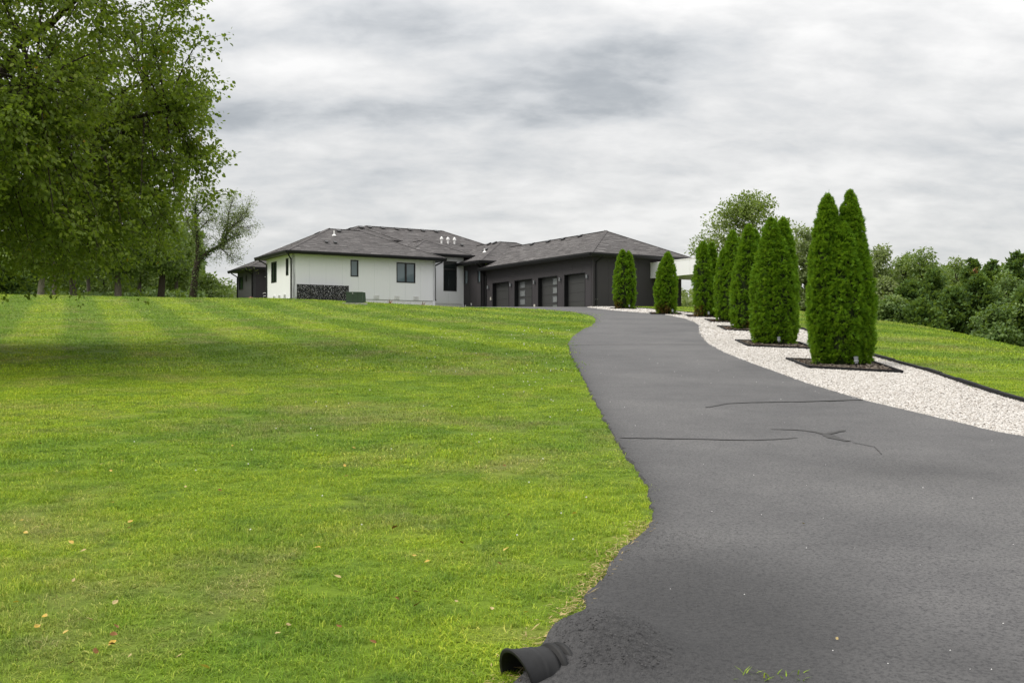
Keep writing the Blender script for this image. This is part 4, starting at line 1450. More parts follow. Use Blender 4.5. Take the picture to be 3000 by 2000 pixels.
def spotlight(x, y, label):
    root = empty('garden_spotlight', (x, y, gz(x, y)))
    tag(root, label, 'garden light', 'low voltage spotlights at the feet of the arborvitae')
    mb = MB(); mb.tube([(0, 0, -.05), (0, 0, .13)], .012, 6); mb.build('stake', M['black'], root)
    mb = MB(); mb.box(-.02, .02, -.02, .02, .105, .14); mb.build('bracket', M['black'], root)
    mb = MB(); mb.tube([(0, -.02, .13), (0, .0, .19), (0, .02, .26), (0, .024, .275)], [.030, .040, .046, .050], 10); h_ = mb.build('lamp_head', M['lamp_grey'], root)
    mb = MB(); mb.tube([(0, .0245, .2752), (0, .025, .279)], .042, 10); mb.build('lens', M['frost'], h_)
    mb = MB(); mb.tube([(0, -.005, .17), (0, .002, .2)], .0475, 10); mb.build('collar', M['grey_metal'], h_)


for (x, y, l) in ((7.27, 22.6, 'small grey spotlight in front of the foremost arborvitae'), (7.72, 30.95, 'small grey spotlight at the foot of the second arborvitae from the front'),
                  (9.30, 50.6, 'small grey spotlight at the foot of the third arborvitae from the garage'), (8.15, 54.3, 'small grey spotlight by the shortest arborvitae'),
                  (7.05, 64.3, 'small grey spotlight by the arborvitae nearest the garage')):
    spotlight(x, y, l)

# black edging between gravel and lawn
root = empty('garden_edging', (float(xe(25.0)), 25.0, gz(float(xe(25.0)), 25.0)))
tag(root, 'black edging strip holding the gravel against the right lawn', 'edging')
ey = np.concatenate([np.arange(9, 30, 1.2), np.arange(30, 71, 2.4)])
for y0, y1 in zip(ey, ey[1:]):
    mb = MB()
    sub = np.linspace(y0, y1 - .012, 4)
    jz = random.uniform(-.012, .018)
    for a, b in zip(sub, sub[1:]):
        P0 = Vector((float(xe(a)), a, gz(float(xe(a)), a) + jz)) - root.location; P1 = Vector((float(xe(b)), b, gz(float(xe(b)), b) + jz)) - root.location
        w = Vector((.035, 0, 0)); lo, hi = Vector((0, 0, -.05)), Vector((0, 0, .085))
        mb.hexa([P0 - w + lo, P0 + w + lo, P1 + w + lo, P1 - w + lo, P0 - w + hi, P0 + w + hi, P1 + w + hi, P1 - w + hi])
    mb.build('edging_length', M['bed_edge'], root)

# ------------------------------------------------------------------ the big maple at the left
def quad_path(p0, p1, p2, n):
    t = np.linspace(0, 1, n)[:, None]
    return (1 - t) ** 2 * p0 + 2 * t * (1 - t) * p1 + t * t * p2


def big_tree():
    r = np.random.default_rng(21)
    bx, by = -14.6, 26.0
    z0 = gz(bx, by)
    root = empty('maple_tree', (bx, by, z0))
    tag(root, 'big green maple whose drooping crown fills the upper left corner over the lawn', 'tree')
    zo = ZC - z0                                # local height of eye level
    prof_z = np.array([2.05, 2.5, 3.1, 3.75, 4.4, 5.0, 6.6, 8.6, 11, 13, 14.6]) + zo
    prof_r = np.array([4.6, 5.9, 6.6, 7.0, 7.2, 7.4, 7.3, 7.0, 6.2, 4.1, 1.2])
    trunk = MB()
    tp = [(0, 0, -.3), (.05, 0, 1.2), (.02, .08, 2.6), (-.05, .1, 4.2)]
    trunk.tube(tp, [.62, .42, .37, .34], 14)
    tk = trunk.build('trunk', M['bark'], root, smooth=True)
    nodes = []
    limbs = MB()
    L_ = [(0, 2.6, 6.2, 5.2), (28, 2.9, 5.4, 6.5), (-35, 2.4, 5.4, 5.0), (-8, 4.0, 5.6, 8.3), (75, 3.1, 5.5, 6.5), (-85, 2.8, 5.5, 6.2), (130, 2.9, 5.5, 6.0), (180, 2.7, 5.8, 6.5), (-130, 3.2, 5.2, 7.0),
          (20, 4.2, 3.6, 10.2), (-60, 4.2, 3.4, 10.0), (120, 4.2, 3.6, 10.5), (200, 4.2, 3.0, 11.5), (10, 4.2, 1.0, 12.6)]
    for az, zs, reach, zt in L_:
        a = math.radians(az)
        p0 = np.array([0, .05, zs]); p2 = np.array([reach * math.cos(a), reach * math.sin(a), zt + zo * .0 + .8])
        p1 = np.array([reach * .45 * math.cos(a + .15), reach * .45 * math.sin(a + .15), zs + (p2[2] - zs) * .75 + .4])
        pa = quad_path(p0, p1, p2, 12)
        pa[1:-1] += r.normal(0, .06, (10, 3))
        limbs.tube(pa, list(np.linspace(.17, .035, 12)), 8, tone=.5)
        for i in range(3, 12): nodes.append((pa[i], .17 + (.035 - .17) * i / 11))
    nd = np.array([n_[0] for n_ in nodes])
    tips = []
    while len(tips) < 860:
        z = r.uniform(prof_z[0], prof_z[-1]); rm = np.interp(z, prof_z, prof_r)
        if r.uniform() > (rm / 7.7) ** 1.6 * (1.0 if z < 4.6 + zo else .62): continue
        f = r.uniform(.30, 1) ** .55
        a = r.uniform(0, 2 * np.pi)
        if math.cos(a) < -.25 and r.uniform() < .5: continue
        rr = max(.2, rm * f - .35) * (1 + .10 * mnoise.noise((math.cos(a) * 1.5, math.sin(a) * 1.5, z * .5)))
        tips.append((rr * math.cos(a), rr * math.sin(a), z))
    P, D, Nn, T = [], [], [], []
    br = MB()
    for tp_ in tips:
        tp_ = np.array(tp_)
        dv = nd - tp_
        cost = np.linalg.norm(dv, axis=1) + np.where(np.hypot(nd[:, 0], nd[:, 1]) > np.hypot(tp_[0], tp_[1]) + .2, 2.0, 0) + np.maximum(0, tp_[2] - nd[:, 2] - 3)
        p0 = nd[np.argmin(cost)]
        mid = (p0 + tp_) / 2 + np.array([0, 0, .18 * np.linalg.norm(tp_ - p0)])
        out = unit(np.array([tp_[0], tp_[1], 0.0]))
        pa = quad_path(p0, mid, tp_, 7)
        br.tube(pa, list(np.linspace(.030, .007, 7)), 4, cap=False)
        ctone = .42 + .16 * mnoise.noise(tuple(tp_ * .45)) + .012 * (tp_[2] - 5)
        for s in range(9):
            i = r.integers(3, 7)
            q0 = pa[min(i, 6)]
            d = unit(out * r.uniform(.1, 1.0) + r.normal(0, .62, 3) + np.array([0, 0, -.20 if tp_[2] < 5.5 else .15]))
            ln = r.uniform(.45, .95)
            q1 = q0 + d * ln * .6; q2 = q0 + d * ln + np.array([0, 0, -.18 * ln])
            tw = quad_path(q0, q1, q2, 4)
            br.tube(tw, [.007, .005, .004, .002], 3, cap=False)
            m = 26
            u = r.uniform(.1, 1, m)
            pp = q0 + (q2 - q0) * u[:, None] + r.normal(0, .10, (m, 3)) * np.array([1, 1, .75])
            ld = d * .5 + r.normal(0, .55, (m, 3)) + np.array([0, 0, -.45])
            ln_ = r.normal(0, .55, (m, 3)) + np.array([0, 0, .9])
            P.append(pp); D.append(ld); Nn.append(ln_)
            T.append(ctone + r.normal(0, .17, m))
    P, D, Nn, T = np.vstack(P), np.vstack(D), np.vstack(Nn), np.concatenate(T)
    # a few turned leaves, mostly out towards the light on the right
    turned = r.uniform(size=len(P)) < .004 + .020 * np.clip((P[:, 0] - 5.5) / 2, 0, 1) * np.clip((P[:, 2] - 4) / 4, 0, 1)
    T = np.where(turned, r.uniform(.97, 1, len(P)), np.clip(T, 0, .93))
    c = link('crown', leaves('crown', P, D, Nn, r.uniform(.075, .13, len(P)), LEAF_OVAL, T, M['maple']), root)
    c['kind'] = 'stuff'
    lo = limbs.build('limbs', M['bark'], root, smooth=True)
    bo = br.build('twigs', M['bark'], root); bo['kind'] = 'stuff'


big_tree()

# ------------------------------------------------------------------ trees behind
def at(u, D):
    """a standing place D metres out along the sight line through column u of the photograph"""
    x = (u - 1500) / 3135 * D
    return x, D


def leafy_tree(u, D, top_v, width, base_f, label, group, seed, mat='wood_green', bark='bark', n=3600, size=.30, nclump=34, tr=.16, gap=.0, lean=0.0, shape=LEAF_CARD, name='deciduous_tree'):
    r = np.random.default_rng(seed)
    x, y = at(u, D)
    z0 = gz(x, y)
    H = ZC + (1040 - top_v) / 3135 * D - z0
    root = empty(name, (x, y, z0))
    tag(root, label, 'tree', group)
    Rw = width / 2
    cz0 = H * base_f
    cl_ = []
    while len(cl_) < nclump:
        t = r.uniform(0, 1)
        env = math.sin(math.pi * min(1, max(.02, .12 + .80 * t))) ** .7
        a = r.uniform(0, 2 * np.pi); f = r.uniform(.15, 1) ** .6
        rc = r.uniform(.11, .24) * width * (.8 if t > .8 else 1)
        rr = max(0, Rw * env * f - rc * .55)
        cl_.append((rr * math.cos(a) + lean * t, rr * math.sin(a), cz0 + (H - cz0) * (.04 + .96 * t) - rc * .55, rc))
    cl_ = np.array(cl_)
    trk = MB()
    kz = np.linspace(0, 1, 8)
    top = cz0 + (H - cz0) * .75
    path = [(lean * t * t * .8 + .12 * math.sin(seed + t * 5), .1 * math.cos(seed + t * 4), -.2 + t * (top + .2)) for t in kz]
    trk.tube(path, list(np.linspace(tr, tr * .25, 8)), 8)
    trk.build('trunk', M[bark], root, smooth=True)
    bo = MB()
    for c in cl_:
        t = min(.95, max(.15, (c[2] - .25 * np.hypot(c[0], c[1])) / top))
        p0 = np.array([np.interp(t, kz, [p_[i] for p_ in path]) for i in range(3)])
        bo.tube(quad_path(p0, (p0 + c[:3]) / 2 + np.array([0, 0, .25]), c[:3], 5), list(np.linspace(tr * .34, .015, 5)), 4, cap=False)
    bo.build('branches', M[bark], root)
    wts = cl_[:, 3] ** 2; wts /= wts.sum()
    li = r.choice(len(cl_), n, p=wts)
    q = cl_[li]
    d = rdir(r, n); d[:, 2] = np.where(d[:, 2] < -.2, d[:, 2] * .5, d[:, 2]); d = unit(d)
    rad = q[:, 3] * r.uniform(.25, 1.0, n) ** .5 * (1 + .25 * np.array([mnoise.noise(tuple(v * 2.0 + j)) for v, j in zip(d, li)]))
    P = q[:, :3] + d * rad[:, None] * np.array([1, 1, .8])
    ctone = r.normal(.5, .13, len(cl_))[li]
    T = ctone + r.normal(0, .14, n)
    Dd = d * .6 + r.normal(0, .6, (n, 3)) + np.array([0, 0, -.25]); Nn = d + np.array([0, 0, .7]) + r.normal(0, .4, (n, 3))
    P[:, 2] = np.maximum(P[:, 2], .15)
    c = link('crown', leaves('crown', P, Dd, Nn, size * r.uniform(.6, 1.3, n), shape, T, M[mat]), root)
    c['kind'] = 'stuff'
    return root


def cedar_tree(u, D, top_v, width, label, group, seed, mat='cedar', n=3000, size=.42, name='cedar_tree', power=.68):
    r = np.random.default_rng(seed)
    x, y = at(u, D)
    z0 = gz(x, y)
    H = ZC + (1040 - top_v) / 3135 * D - z0
    root = empty(name, (x, y, z0))
    tag(root, label, 'tree', group)
    trk = MB(); trk.tube([(0, 0, -.2), (.05, 0, H * .5), (0, 0, H * .97)], [.20, .12, .02], 7); trk.build('trunk', M['bark'], root)
    nb = 90
    P, Dd, Nn, T = [], [], [], []
    bo = MB()
    for k in range(nb):
        t = (k + r.uniform()) / nb
        a = r.uniform(0, 2 * np.pi)
        rl = width / 2 * ((1 - t) ** power + .015) * r.uniform(.62, 1.1) * (1 if t > .06 else .85)
        z = H * (.03 + .96 * t)
        d = np.array([math.cos(a), math.sin(a), r.uniform(.0, .55) * (.5 + t)])
        tip = np.array([0, 0, z]) + d * rl
        bo.tube([(0, 0, z), tuple(np.array([0, 0, z]) + d * rl * .5 + np.array([0, 0, -.02])), tuple(tip)], [.035, .02, .008], 4, cap=False)
        m = int(n / nb * (.5 + 1.2 * (1 - t)))
        u_ = r.uniform(.25, 1.02, m)
        p_ = np.array([0, 0, z]) + d * rl * u_[:, None] + r.normal(0, .07 + .09 * rl, (m, 3)) * np.array([1, 1, .8])
        P.append(p_); Dd.append(d * .8 + r.normal(0, .5, (m, 3)) + np.array([0, 0, .25])); Nn.append(r.normal(0, .5, (m, 3)) + np.array([0, 0, .8]))
        T.append(r.normal(.48, .12) + r.normal(0, .15, m))
    bo.build('branches', M['bark'], root)
    P = np.vstack(P); P[:, 2] = np.maximum(P[:, 2], .1)
    nn = len(P)
    c = link('crown', leaves('crown', P, np.vstack(Dd), np.vstack(Nn), size * r.uniform(.6, 1.25, nn), LEAF_CARD, np.concatenate(T), M[mat]), root)
    c['kind'] = 'stuff'
    return root


GL = 'woodland trees behind the left lawn'
GR = 'trees of the thicket behind the right lawn'
# left woodland
lefts = [
    (20, 97, 770, 5.5, 'c', 'dark evergreen at the left edge of the photo beyond the crest'),
    (-60, 96, 740, 6, 'c', 'dark evergreen just outside the left edge of the photo'),
    (70, 104, 740, 5.5, 'c', 'dark evergreen between the left edge and the pale trunk'),
    (118, 92, 600, 6.5, 'dp', 'tree with a pale trunk under the hanging maple branches'),
    (155, 89, 560, 6.5, 'd', 'tree with a brown trunk beside the pale trunk at the left'),
    (212, 95, 590, 6.5, 'dg', 'grey trunked tree, third trunk from the left under the maple'),
    (262, 104, 560, 7, 'd', 'tree behind the maple between two grey trunks'),
    (350, 91, 610, 6.5, 'dg', 'straight grey trunked tree below the middle of the maple crown'),
    (410, 105, 600, 7, 'd', 'tree in the gap right of the grey trunk, far back'),
    (472, 93, 575, 7, 'dd', 'tree with a stout dark trunk left of the leaning tree'),
    (513, 102, 640, 5.5, 'd', 'slim tree just left of the leaning vine covered tree'),
    (610, 104, 800, 6.0, 's', 'low bushy tree right of the leaning tree'),
    (540, 108, 760, 6.5, 's', 'bushy tree behind the leaning trunk'),
    (655, 150, 835, 9, 's', 'distant bluish tree beside the rear wing of the house'),
    (700, 160, 832, 9, 's', 'distant tree partly hidden by the rear wing'),
    (300, 112, 700, 8, 's', 'broad bushy tree in the shade between the left trunks'),
    (160, 112, 700, 8, 's', 'broad bushy tree behind the brown trunk'),
    (430, 114, 720, 8, 's', 'broad bushy tree behind the stout dark trunk'),
]
for i, (u, D, tv, w_, ty_, lab) in enumerate(lefts):
    if ty_ == 'c':
        cedar_tree(u, D, tv, w_, lab, GL, 700 + i, n=7000, size=.33)
    elif ty_ == 's':
        leafy_tree(u, D, tv, w_, .02, lab, GL, 700 + i, 'wood_green' if D < 125 else 'vine', n=7500, size=.30, nclump=40, tr=.14)
    else:
        leafy_tree(u, D, tv, w_, .40, lab, GL, 700 + i, 'wood_green', {'dp': 'bark_pale', 'dg': 'bark_grey', 'dd': 'bark', 'd': 'bark_grey'}[ty_], n=7500, size=.26, tr=.36 if ty_ != 'd' else .24, nclump=36)


def leaning_tree():
    r = np.random.default_rng(77)
    x, y = at(566, 88)
    z0 = gz(x, y)
    root = empty('leaning_tree', (x, y, z0))
    tag(root, 'wispy vine covered tree whose main limb leans right towards the house', 'tree')
    k = 88 / 3135

    def pp(u, v, dy=0): return np.array([(u - 566) * k, dy, ZC + (1040 - v) * k - z0])
    limbs = [([(563, 905), (567, 850), (572, 800), (580, 760)], .34, .26), ([(580, 760), (577, 700), (571, 640), (573, 590)], .20, .05), ([(580, 765), (610, 738), (640, 722), (662, 690), (668, 655)], .17, .05),
             ([(640, 722), (680, 700), (716, 692)], .08, .02), ([(662, 690), (690, 660), (728, 640)], .07, .02), ([(668, 655), (675, 620), (690, 590)], .05, .015), ([(668, 655), (700, 665), (742, 672)], .045, .012),
             ([(577, 700), (550, 655), (535, 610)], .08, .02), ([(571, 640), (600, 600), (630, 575)], .07, .02), ([(640, 722), (665, 745), (690, 775)], .05, .01), ([(690, 660), (705, 630), (722, 612)], .04, .01),
             ([(577, 680), (610, 650), (640, 640)], .06, .02), ([(573, 600), (580, 575), (595, 558)], .05, .012)]
    mb = MB(); tk = MB()
    P, Dd, Nn, T, S = [], [], [], [], []
    VP, VD, VN, VT = [], [], [], []
    for i, (pts, r0, r1) in enumerate(limbs):
        dy = 0 if i < 3 else r.uniform(-1.2, 1.2)
        arr = np.array([pp(u, v, dy * j / max(1, len(pts) - 1)) for j, (u, v) in enumerate(pts)])
        (tk if i == 0 else mb).tube(arr, list(np.linspace(r0, r1, len(arr))), 8)
        n_ = 260 if i > 2 else 200
        seg = r.uniform(0, len(arr) - 1.001, n_); j = seg.astype(int); f = (seg - j)[:, None]
        base = arr[j] * (1 - f) + arr[j + 1] * f
        if i <= 3:                              # vine round trunk and main limbs
            m_ = 700 if i < 3 else 150
            seg2 = r.uniform(0, len(arr) - 1.001, m_); j2 = seg2.astype(int); f2 = (seg2 - j2)[:, None]
            b2 = arr[j2] * (1 - f2) + arr[j2 + 1] * f2
            o = rdir(r, m_)
            VP.append(b2 + o * (r0 * .7 + r.uniform(0, .14, (m_, 1)))); VD.append(o + np.array([0, 0, -.5])); VN.append(o + r.normal(0, .4, (m_, 3))); VT.append(r.normal(.4, .2, m_))
        if i >= 1:
            for b in base[:46 if i > 2 else 34]:
                d = unit(r.normal(0, 1, 3) + np.array([.15, 0, .25])); ln = r.uniform(.6, 1.9)
                e = b + d * ln
                mb.tube([b, (b + e) / 2 + np.array([0, 0, .05]), e], [.016, .01, .004], 3, cap=False)
                m_ = 22
                uu = r.uniform(.35, 1.05, m_)[:, None]
                P.append(b + (e - b) * uu + r.normal(0, .16, (m_, 3))); Dd.append(d * .5 + r.normal(0, .5, (m_, 3)) + np.array([.1, 0, -.3])); Nn.append(r.normal(0, .6, (m_, 3)) + np.array([0, 0, .8])); T.append(r.normal(.5, .2, m_))
    P = np.vstack(P)
    tk.build('trunk', M['bark'], root, smooth=True)
    mb.build('branches', M['bark'], root)
    c = link('crown', leaves('crown', P, np.vstack(Dd), np.vstack(Nn), r.uniform(.10, .22, len(P)), NEEDLE, np.concatenate(T), M['vine']), root); c['kind'] = 'stuff'
    VP = np.vstack(VP)
    c = link('vine', leaves('vine', VP, np.vstack(VD), np.vstack(VN), r.uniform(.12, .22, len(VP)), LEAF_CARD, np.concatenate(VT), M['wood_dark']), root); c['kind'] = 'stuff'


leaning_tree()

# right-hand side
leafy_tree(2200, 84, 562, 9.6, .25, 'tall open crowned pale green cottonwood behind the arborvitae row', None, 801, 'cotton', 'bark_grey', n=19000, size=.23, nclump=46, tr=.22, name='cottonwood_tree')
leafy_tree(2300, 87, 640, 3.6, .35, 'slim upright pale green tree between the two front arborvitae', GR, 802, 'cotton', 'bark_grey', n=1500, size=.28, nclump=16, tr=.12)
leafy_tree(2075, 88, 700, 3.2, .30, 'pale green sapling behind the third arborvitae from the garage', GR, 803, 'cotton', 'bark_grey', n=1200, size=.28, nclump=12, tr=.10)
rights = [
    (2362, 80, 645, 3.4, 'l', 'vine', 'tall vine covered tree seen between the two foremost arborvitae'),
    (2420, 82, 700, 4.0, 'l', 'vine', 'vine covered tree hidden behind the foremost arborvitae'),
    (2490, 84, 690, 4.0, 'l', 'vine', 'leafy tree directly behind the foremost arborvitae'),
    (2572, 79, 706, 4.0, 'l', 'vine', 'pale leafy tree at the right flank of the foremost arborvitae'),
    (2650, 83, 742, 4.0, 'l', 'wood_green', 'round leafy tree filling the dip right of the pale tree'),
    (2702, 80, 728, 5.2, 'l', 'wood_green', 'high domed leafy tree in the middle of the thicket'),
    (2800, 82, 755, 4.8, 'l', 'wood_green', 'leafy tree right of the high domed tree'),
    (2590, 72, 815, 3.6, 'l', 'vine', 'low bright leafy tree at the thicket front by the arborvitae'),
    (2660, 68, 830, 4.0, 'c', 'cedar', 'low dark cedar at the left front of the thicket'),
    (2735, 70, 795, 4.6, 'c', 'cedar', 'spreading dark cedar below the high domed tree'),
    (2790, 66, 850, 4.2, 'c', 'cedar', 'low cedar at the thicket foot, left of the rusty branch'),
    (2845, 74, 762, 4.2, 'c', 'cedar', 'spiky topped cedar left of the rusty branch'),
    (2870, 66, 808, 4.4, 'c', 'cedar', 'full dark cedar below the rusty branch'),
    (2905, 78, 765, 4.0, 'c', 'cedar', 'spiky topped cedar right of the rusty branch'),
    (2945, 68, 800, 4.6, 'l', 'wood_dark', 'dark leafy tree at the right of the thicket front'),
    (2985, 76, 742, 5.2, 'c', 'cedar', 'tallest dark cedar at the right edge of the photo'),
    (3060, 74, 748, 5.2, 'c', 'cedar', 'tall cedar just outside the right edge of the photo'),
    (3000, 64, 850, 4.4, 'c', 'cedar', 'low cedar at the foot of the right edge of the photo'),
    (2920, 62, 890, 3.6, 'l', 'wood_dark', 'low dark bush at the foot of the thicket towards the right edge'),
    (2700, 64, 885, 3.4, 'c', 'cedar', 'lowest cedar at the foot of the thicket above the lawn crest'),
    (3080, 62, 830, 5, 'l', 'wood_dark', 'dark leafy tree just outside the right edge of the photo'),
    (2620, 66, 870, 3.4, 'l', 'wood_dark', 'dark low bush where the thicket meets the foremost arborvitae'),
]
for i, (u, D, tv, w_, ty_, mt, lab) in enumerate(rights):
    if ty_ == 'c': cedar_tree(u, D, tv, w_, lab, GR, 820 + i, mt, n=8500, size=.27)
    else: leafy_tree(u, D, tv, w_, .0, lab, GR, 820 + i, mt, n=8500, size=.22, nclump=44, tr=.13)
cedar_tree(2856, 73.0, 788, 1.3, 'small rust brown dead cedar top in the thicket', None, 899, 'rust', n=420, size=.28)

# distant woods that read as one mass
def wood_mass(name, label, u0, u1, D0, D1, v_top, seed, mat, n, size=.9):
    r = np.random.default_rng(seed)
    D = r.uniform(D0, D1, n); u = r.uniform(u0, u1, n)
    x = (u - 1500) / 3135 * D
    ground_z = hgt(x, D)
    top = ZC + (1040 - v_top) / 3135 * D
    prof = np.array([.82 + .22 * mnoise.noise((a * .11, b * .05, seed)) + .10 * mnoise.noise((a * .35, b * .2, seed + 3)) for a, b in zip(x, D)])
    z = ground_z + (top - ground_z) * prof * r.uniform(0, 1, n) ** .7
    P = np.stack([x, D, z], -1)
    d = rdir(r, n)
    T = .5 + .35 * clump_noise(P, .35, seed) + r.normal(0, .12, n)
    o = link(name, leaves(name, P, d, rdir(r, n) + np.array([0, -.3, .6]), size * r.uniform(.6, 1.3, n), CLUMP, T, M[mat]))
    tag(o, label, 'woods', kind='stuff')


wood_mass('woodland', 'dense woodland behind the left trees, read as one mass', -260, 590, 122, 140, 640, 31, 'wood_dark', 11000, .95)
wood_mass('woodland', 'far woods seen under the white canopy beside the garage', 1900, 2640, 150, 170, 822, 32, 'vine', 6000, 1.0)
wood_mass('woodland', 'dense mass of trees behind the right thicket', 2520, 3160, 88, 98, 772, 33, 'wood_dark', 16000, .45)
wood_mass('undergrowth', 'shady undergrowth at the foot of the left trees', -200, 600, 96, 110, 850, 34, 'wood_dark', 5000, .5)

# ------------------------------------------------------------------ things by the house
x, y = -9.85, 67.6
tb = empty('utility_box', (x, y, gz(x, y)), R(8))
tag(tb, 'dark green electrical transformer cabinet on the lawn in front of the white wall', 'utility box')
mb = MB(); mb.box(-.62, .40, -.40, .40, .06, .72); mb.build('cabinet', M['green_box'], tb)
mb = MB(); mb.hexa([(-.64, -.42, .722), (.41, -.42, .722), (.41, .42, .722), (-.64, .42, .722), (-.64, -.40, .76), (.41, -.40, .76), (.41, .40, .76), (-.64, .40, .76)]); mb.build('lid', M['green_box'], tb)
mb = MB(); mb.hexa([(.402, -.38, .10), (.62, -.36, .16), (.62, .36, .16), (.402, .38, .10), (.402, -.38, .745), (.58, -.36, .72), (.58, .36, .72), (.402, .38, .745)]); mb.build('side_cover', M['green_box'], tb)
mb = MB(); mb.box(-.205, -.19, -.412, -.401, .1, .72); mb.box(.10, .115, -.412, -.401, .1, .72); mb.build('door_seam', M['frame'], tb)
mb = MB(); mb.lathe([(.03, .64), (.03, .68), (.001, .68)], 8, (-.21, -.42, 0)); mb.build('padlock', M['white_trim'], tb)
cp = MB(); cp.box(-.85, .70, -.60, .55, -.1, .055)
o = cp.build('concrete_pad', M['concrete'], tb)

# perforated privacy screen against the white wall
sx, sy = from_house(-13.93, 13.7)
scr = empty('privacy_screen', (sx, sy, HZ + .25), HA)
tag(scr, 'black leaf patterned privacy screen standing before the white wall corner', 'screen')
rr = random.Random(9)
SW, SHH = 3.86, 1.42
for k in range(5):
    mb = MB(); xx = -SW / 2 + k * SW / 4
    mb.box(xx - .022, xx + .022, -.03, .03, -.8, SHH + .01); mb.build('post', M['black'], scr)
for k in range(4):
    mb = MB()
    xa, xb = -SW / 2 + k * SW / 4 + .025, -SW / 2 + (k + 1) * SW / 4 - .025
    mb.box(xa, xb, -.015, .015, SHH - .03, SHH); mb.box(xa, xb, -.015, .015, 0, .03)
    pn = mb.build('screen_panel', M['black'], scr)
    lf = MB()
    nx_, nz_ = 12, 17
    for i in range(nx_):
        for j in range(nz_):
            cx = xa + (xb - xa) * (i + .5) / nx_ + rr.uniform(-.02, .02); cz = .03 + (SHH - .06) * (j + .5) / nz_ + rr.uniform(-.02, .02)
            for q in range(4):
                a = rr.uniform(0, 3.14); l, w_ = rr.uniform(.055, .085), rr.uniform(.028, .042)
                yy = rr.uniform(-.02, .02)
                lf.face([(cx - math.cos(a) * l, yy, cz - math.sin(a) * l), (cx + math.sin(a) * w_, yy - .006, cz - math.cos(a) * w_), (cx + math.cos(a) * l, yy, cz + math.sin(a) * l), (cx - math.sin(a) * w_, yy + .006, cz + math.cos(a) * w_)], rr.random())
    o = lf.build('leaf_cutouts', M['black'], pn); o['kind'] = 'stuff'
    fk = MB()
    for q in range(70):
        cx = rr.uniform(xa, xb); cz = rr.uniform(.03, SHH - .04); a = rr.uniform(0, 3.14); l, w_ = rr.uniform(.012, .034), rr.uniform(.008, .016)
        yy = -.030
        fk.face([(cx - math.cos(a) * l, yy, cz - math.sin(a) * l), (cx + math.sin(a) * w_, yy, cz - math.cos(a) * w_), (cx + math.cos(a) * l, yy, cz + math.sin(a) * l), (cx - math.sin(a) * w_, yy, cz + math.cos(a) * w_)], rr.random())
    o = fk.build('pale_flecks', M['concrete'], pn); o['kind'] = 'stuff'


def spiky_plant(u, D, label, seed):
    x, y = at(u, D)
    root = empty('spiky_plant', (x, y, gz(x, y)))
    tag(root, label, 'plant', 'red leaved plants at the foot of the white wall')
    r = random.Random(seed)
    for k in range(11):
        a = r.uniform(0, 6.28); ln = r.uniform(.35, .62); sp = r.uniform(.2, .75)
        d = Vector((math.cos(a) * sp, math.sin(a) * sp, 1)).normalized(); s = Vector((-math.sin(a), math.cos(a), 0)) * .022
        mb = MB()
        p0 = Vector((0, 0, 0)); p1 = d * ln * .6; p2 = d * ln + Vector((math.cos(a), math.sin(a), -.2)) * .06
        mb.face([p0 - s, p0 + s, p1 + s * .9, p1 - s * .9], r.random()); mb.face([p1 - s * .9, p1 + s * .9, p2], r.random())
        mb.build('leaf', M['red_leaf'], root)


spiky_plant(1143, 77.5, 'red bladed plant by the wall below the two light window', 1)
spiky_plant(1239, 79.5, 'red bladed plant by the right end of the white wall', 2)

# patio chair and flower pot
cx, cy = from_house(-13.9, 26.4)
ch = empty('patio_chair', (cx, cy, HZ + 1.05), HA + R(200))
tag(ch, 'pale woven patio chair beside the dark rear wing', 'chair')
mb = MB(); mb.box(-.26, .26, -.26, .26, .42, .46); mb.build('seat', M['white_trim'], ch)
bk = MB(); bk.hexa([(-.26, .24, .46), (.26, .24, .46), (.26, .27, .46), (-.26, .27, .46), (-.27, .38, .92), (.27, .38, .92), (.27, .41, .92), (-.27, .41, .92)]); bk.build('backrest', M['white_trim'], ch)
for sx_ in (-1, 1):
    mb = MB(); mb.tube([(sx_ * .29, .27, .66), (sx_ * .31, -.1, .68), (sx_ * .29, -.26, .64)], .022, 6); mb.build('armrest', M['white_trim'], ch)
    for sy_ in (-1, 1):
        mb = MB(); mb.tube([(sx_ * .24, sy_ * .24, .42), (sx_ * .29, sy_ * .30, 0)], .016, 6); mb.build('leg', M['grey_metal'], ch)
fx, fy = at(735, 84.0)
fz = gz(fx, fy)
fp = empty('flower_pot', (fx, fy, fz))
tag(fp, 'low dark planter of pink flowers by the patio edge', 'flower pot')
mb = MB(); mb.lathe([(.001, 0), (.24, 0), (.32, .26), (.34, .28), (.30, .28), (.28, .22), (.001, .22)], 14); mb.build('pot', M['frame'], fp)
r = np.random.default_rng(3)
n = 260
a = r.uniform(0, 6.28, n); q = np.sqrt(r.uniform(0, 1, n)) * .36
P = np.stack([q * np.cos(a), q * np.sin(a), .30 + .16 * (1 - (q / .36) ** 2) + r.normal(0, .03, n)], -1)
c = link('flowers', leaves('flowers', P, rdir(r, n) + np.array([0, 0, .8]), rdir(r, n), .08, LEAF_CARD, r.uniform(0, 1, n), M['pink']), fp); c['kind'] = 'stuff'

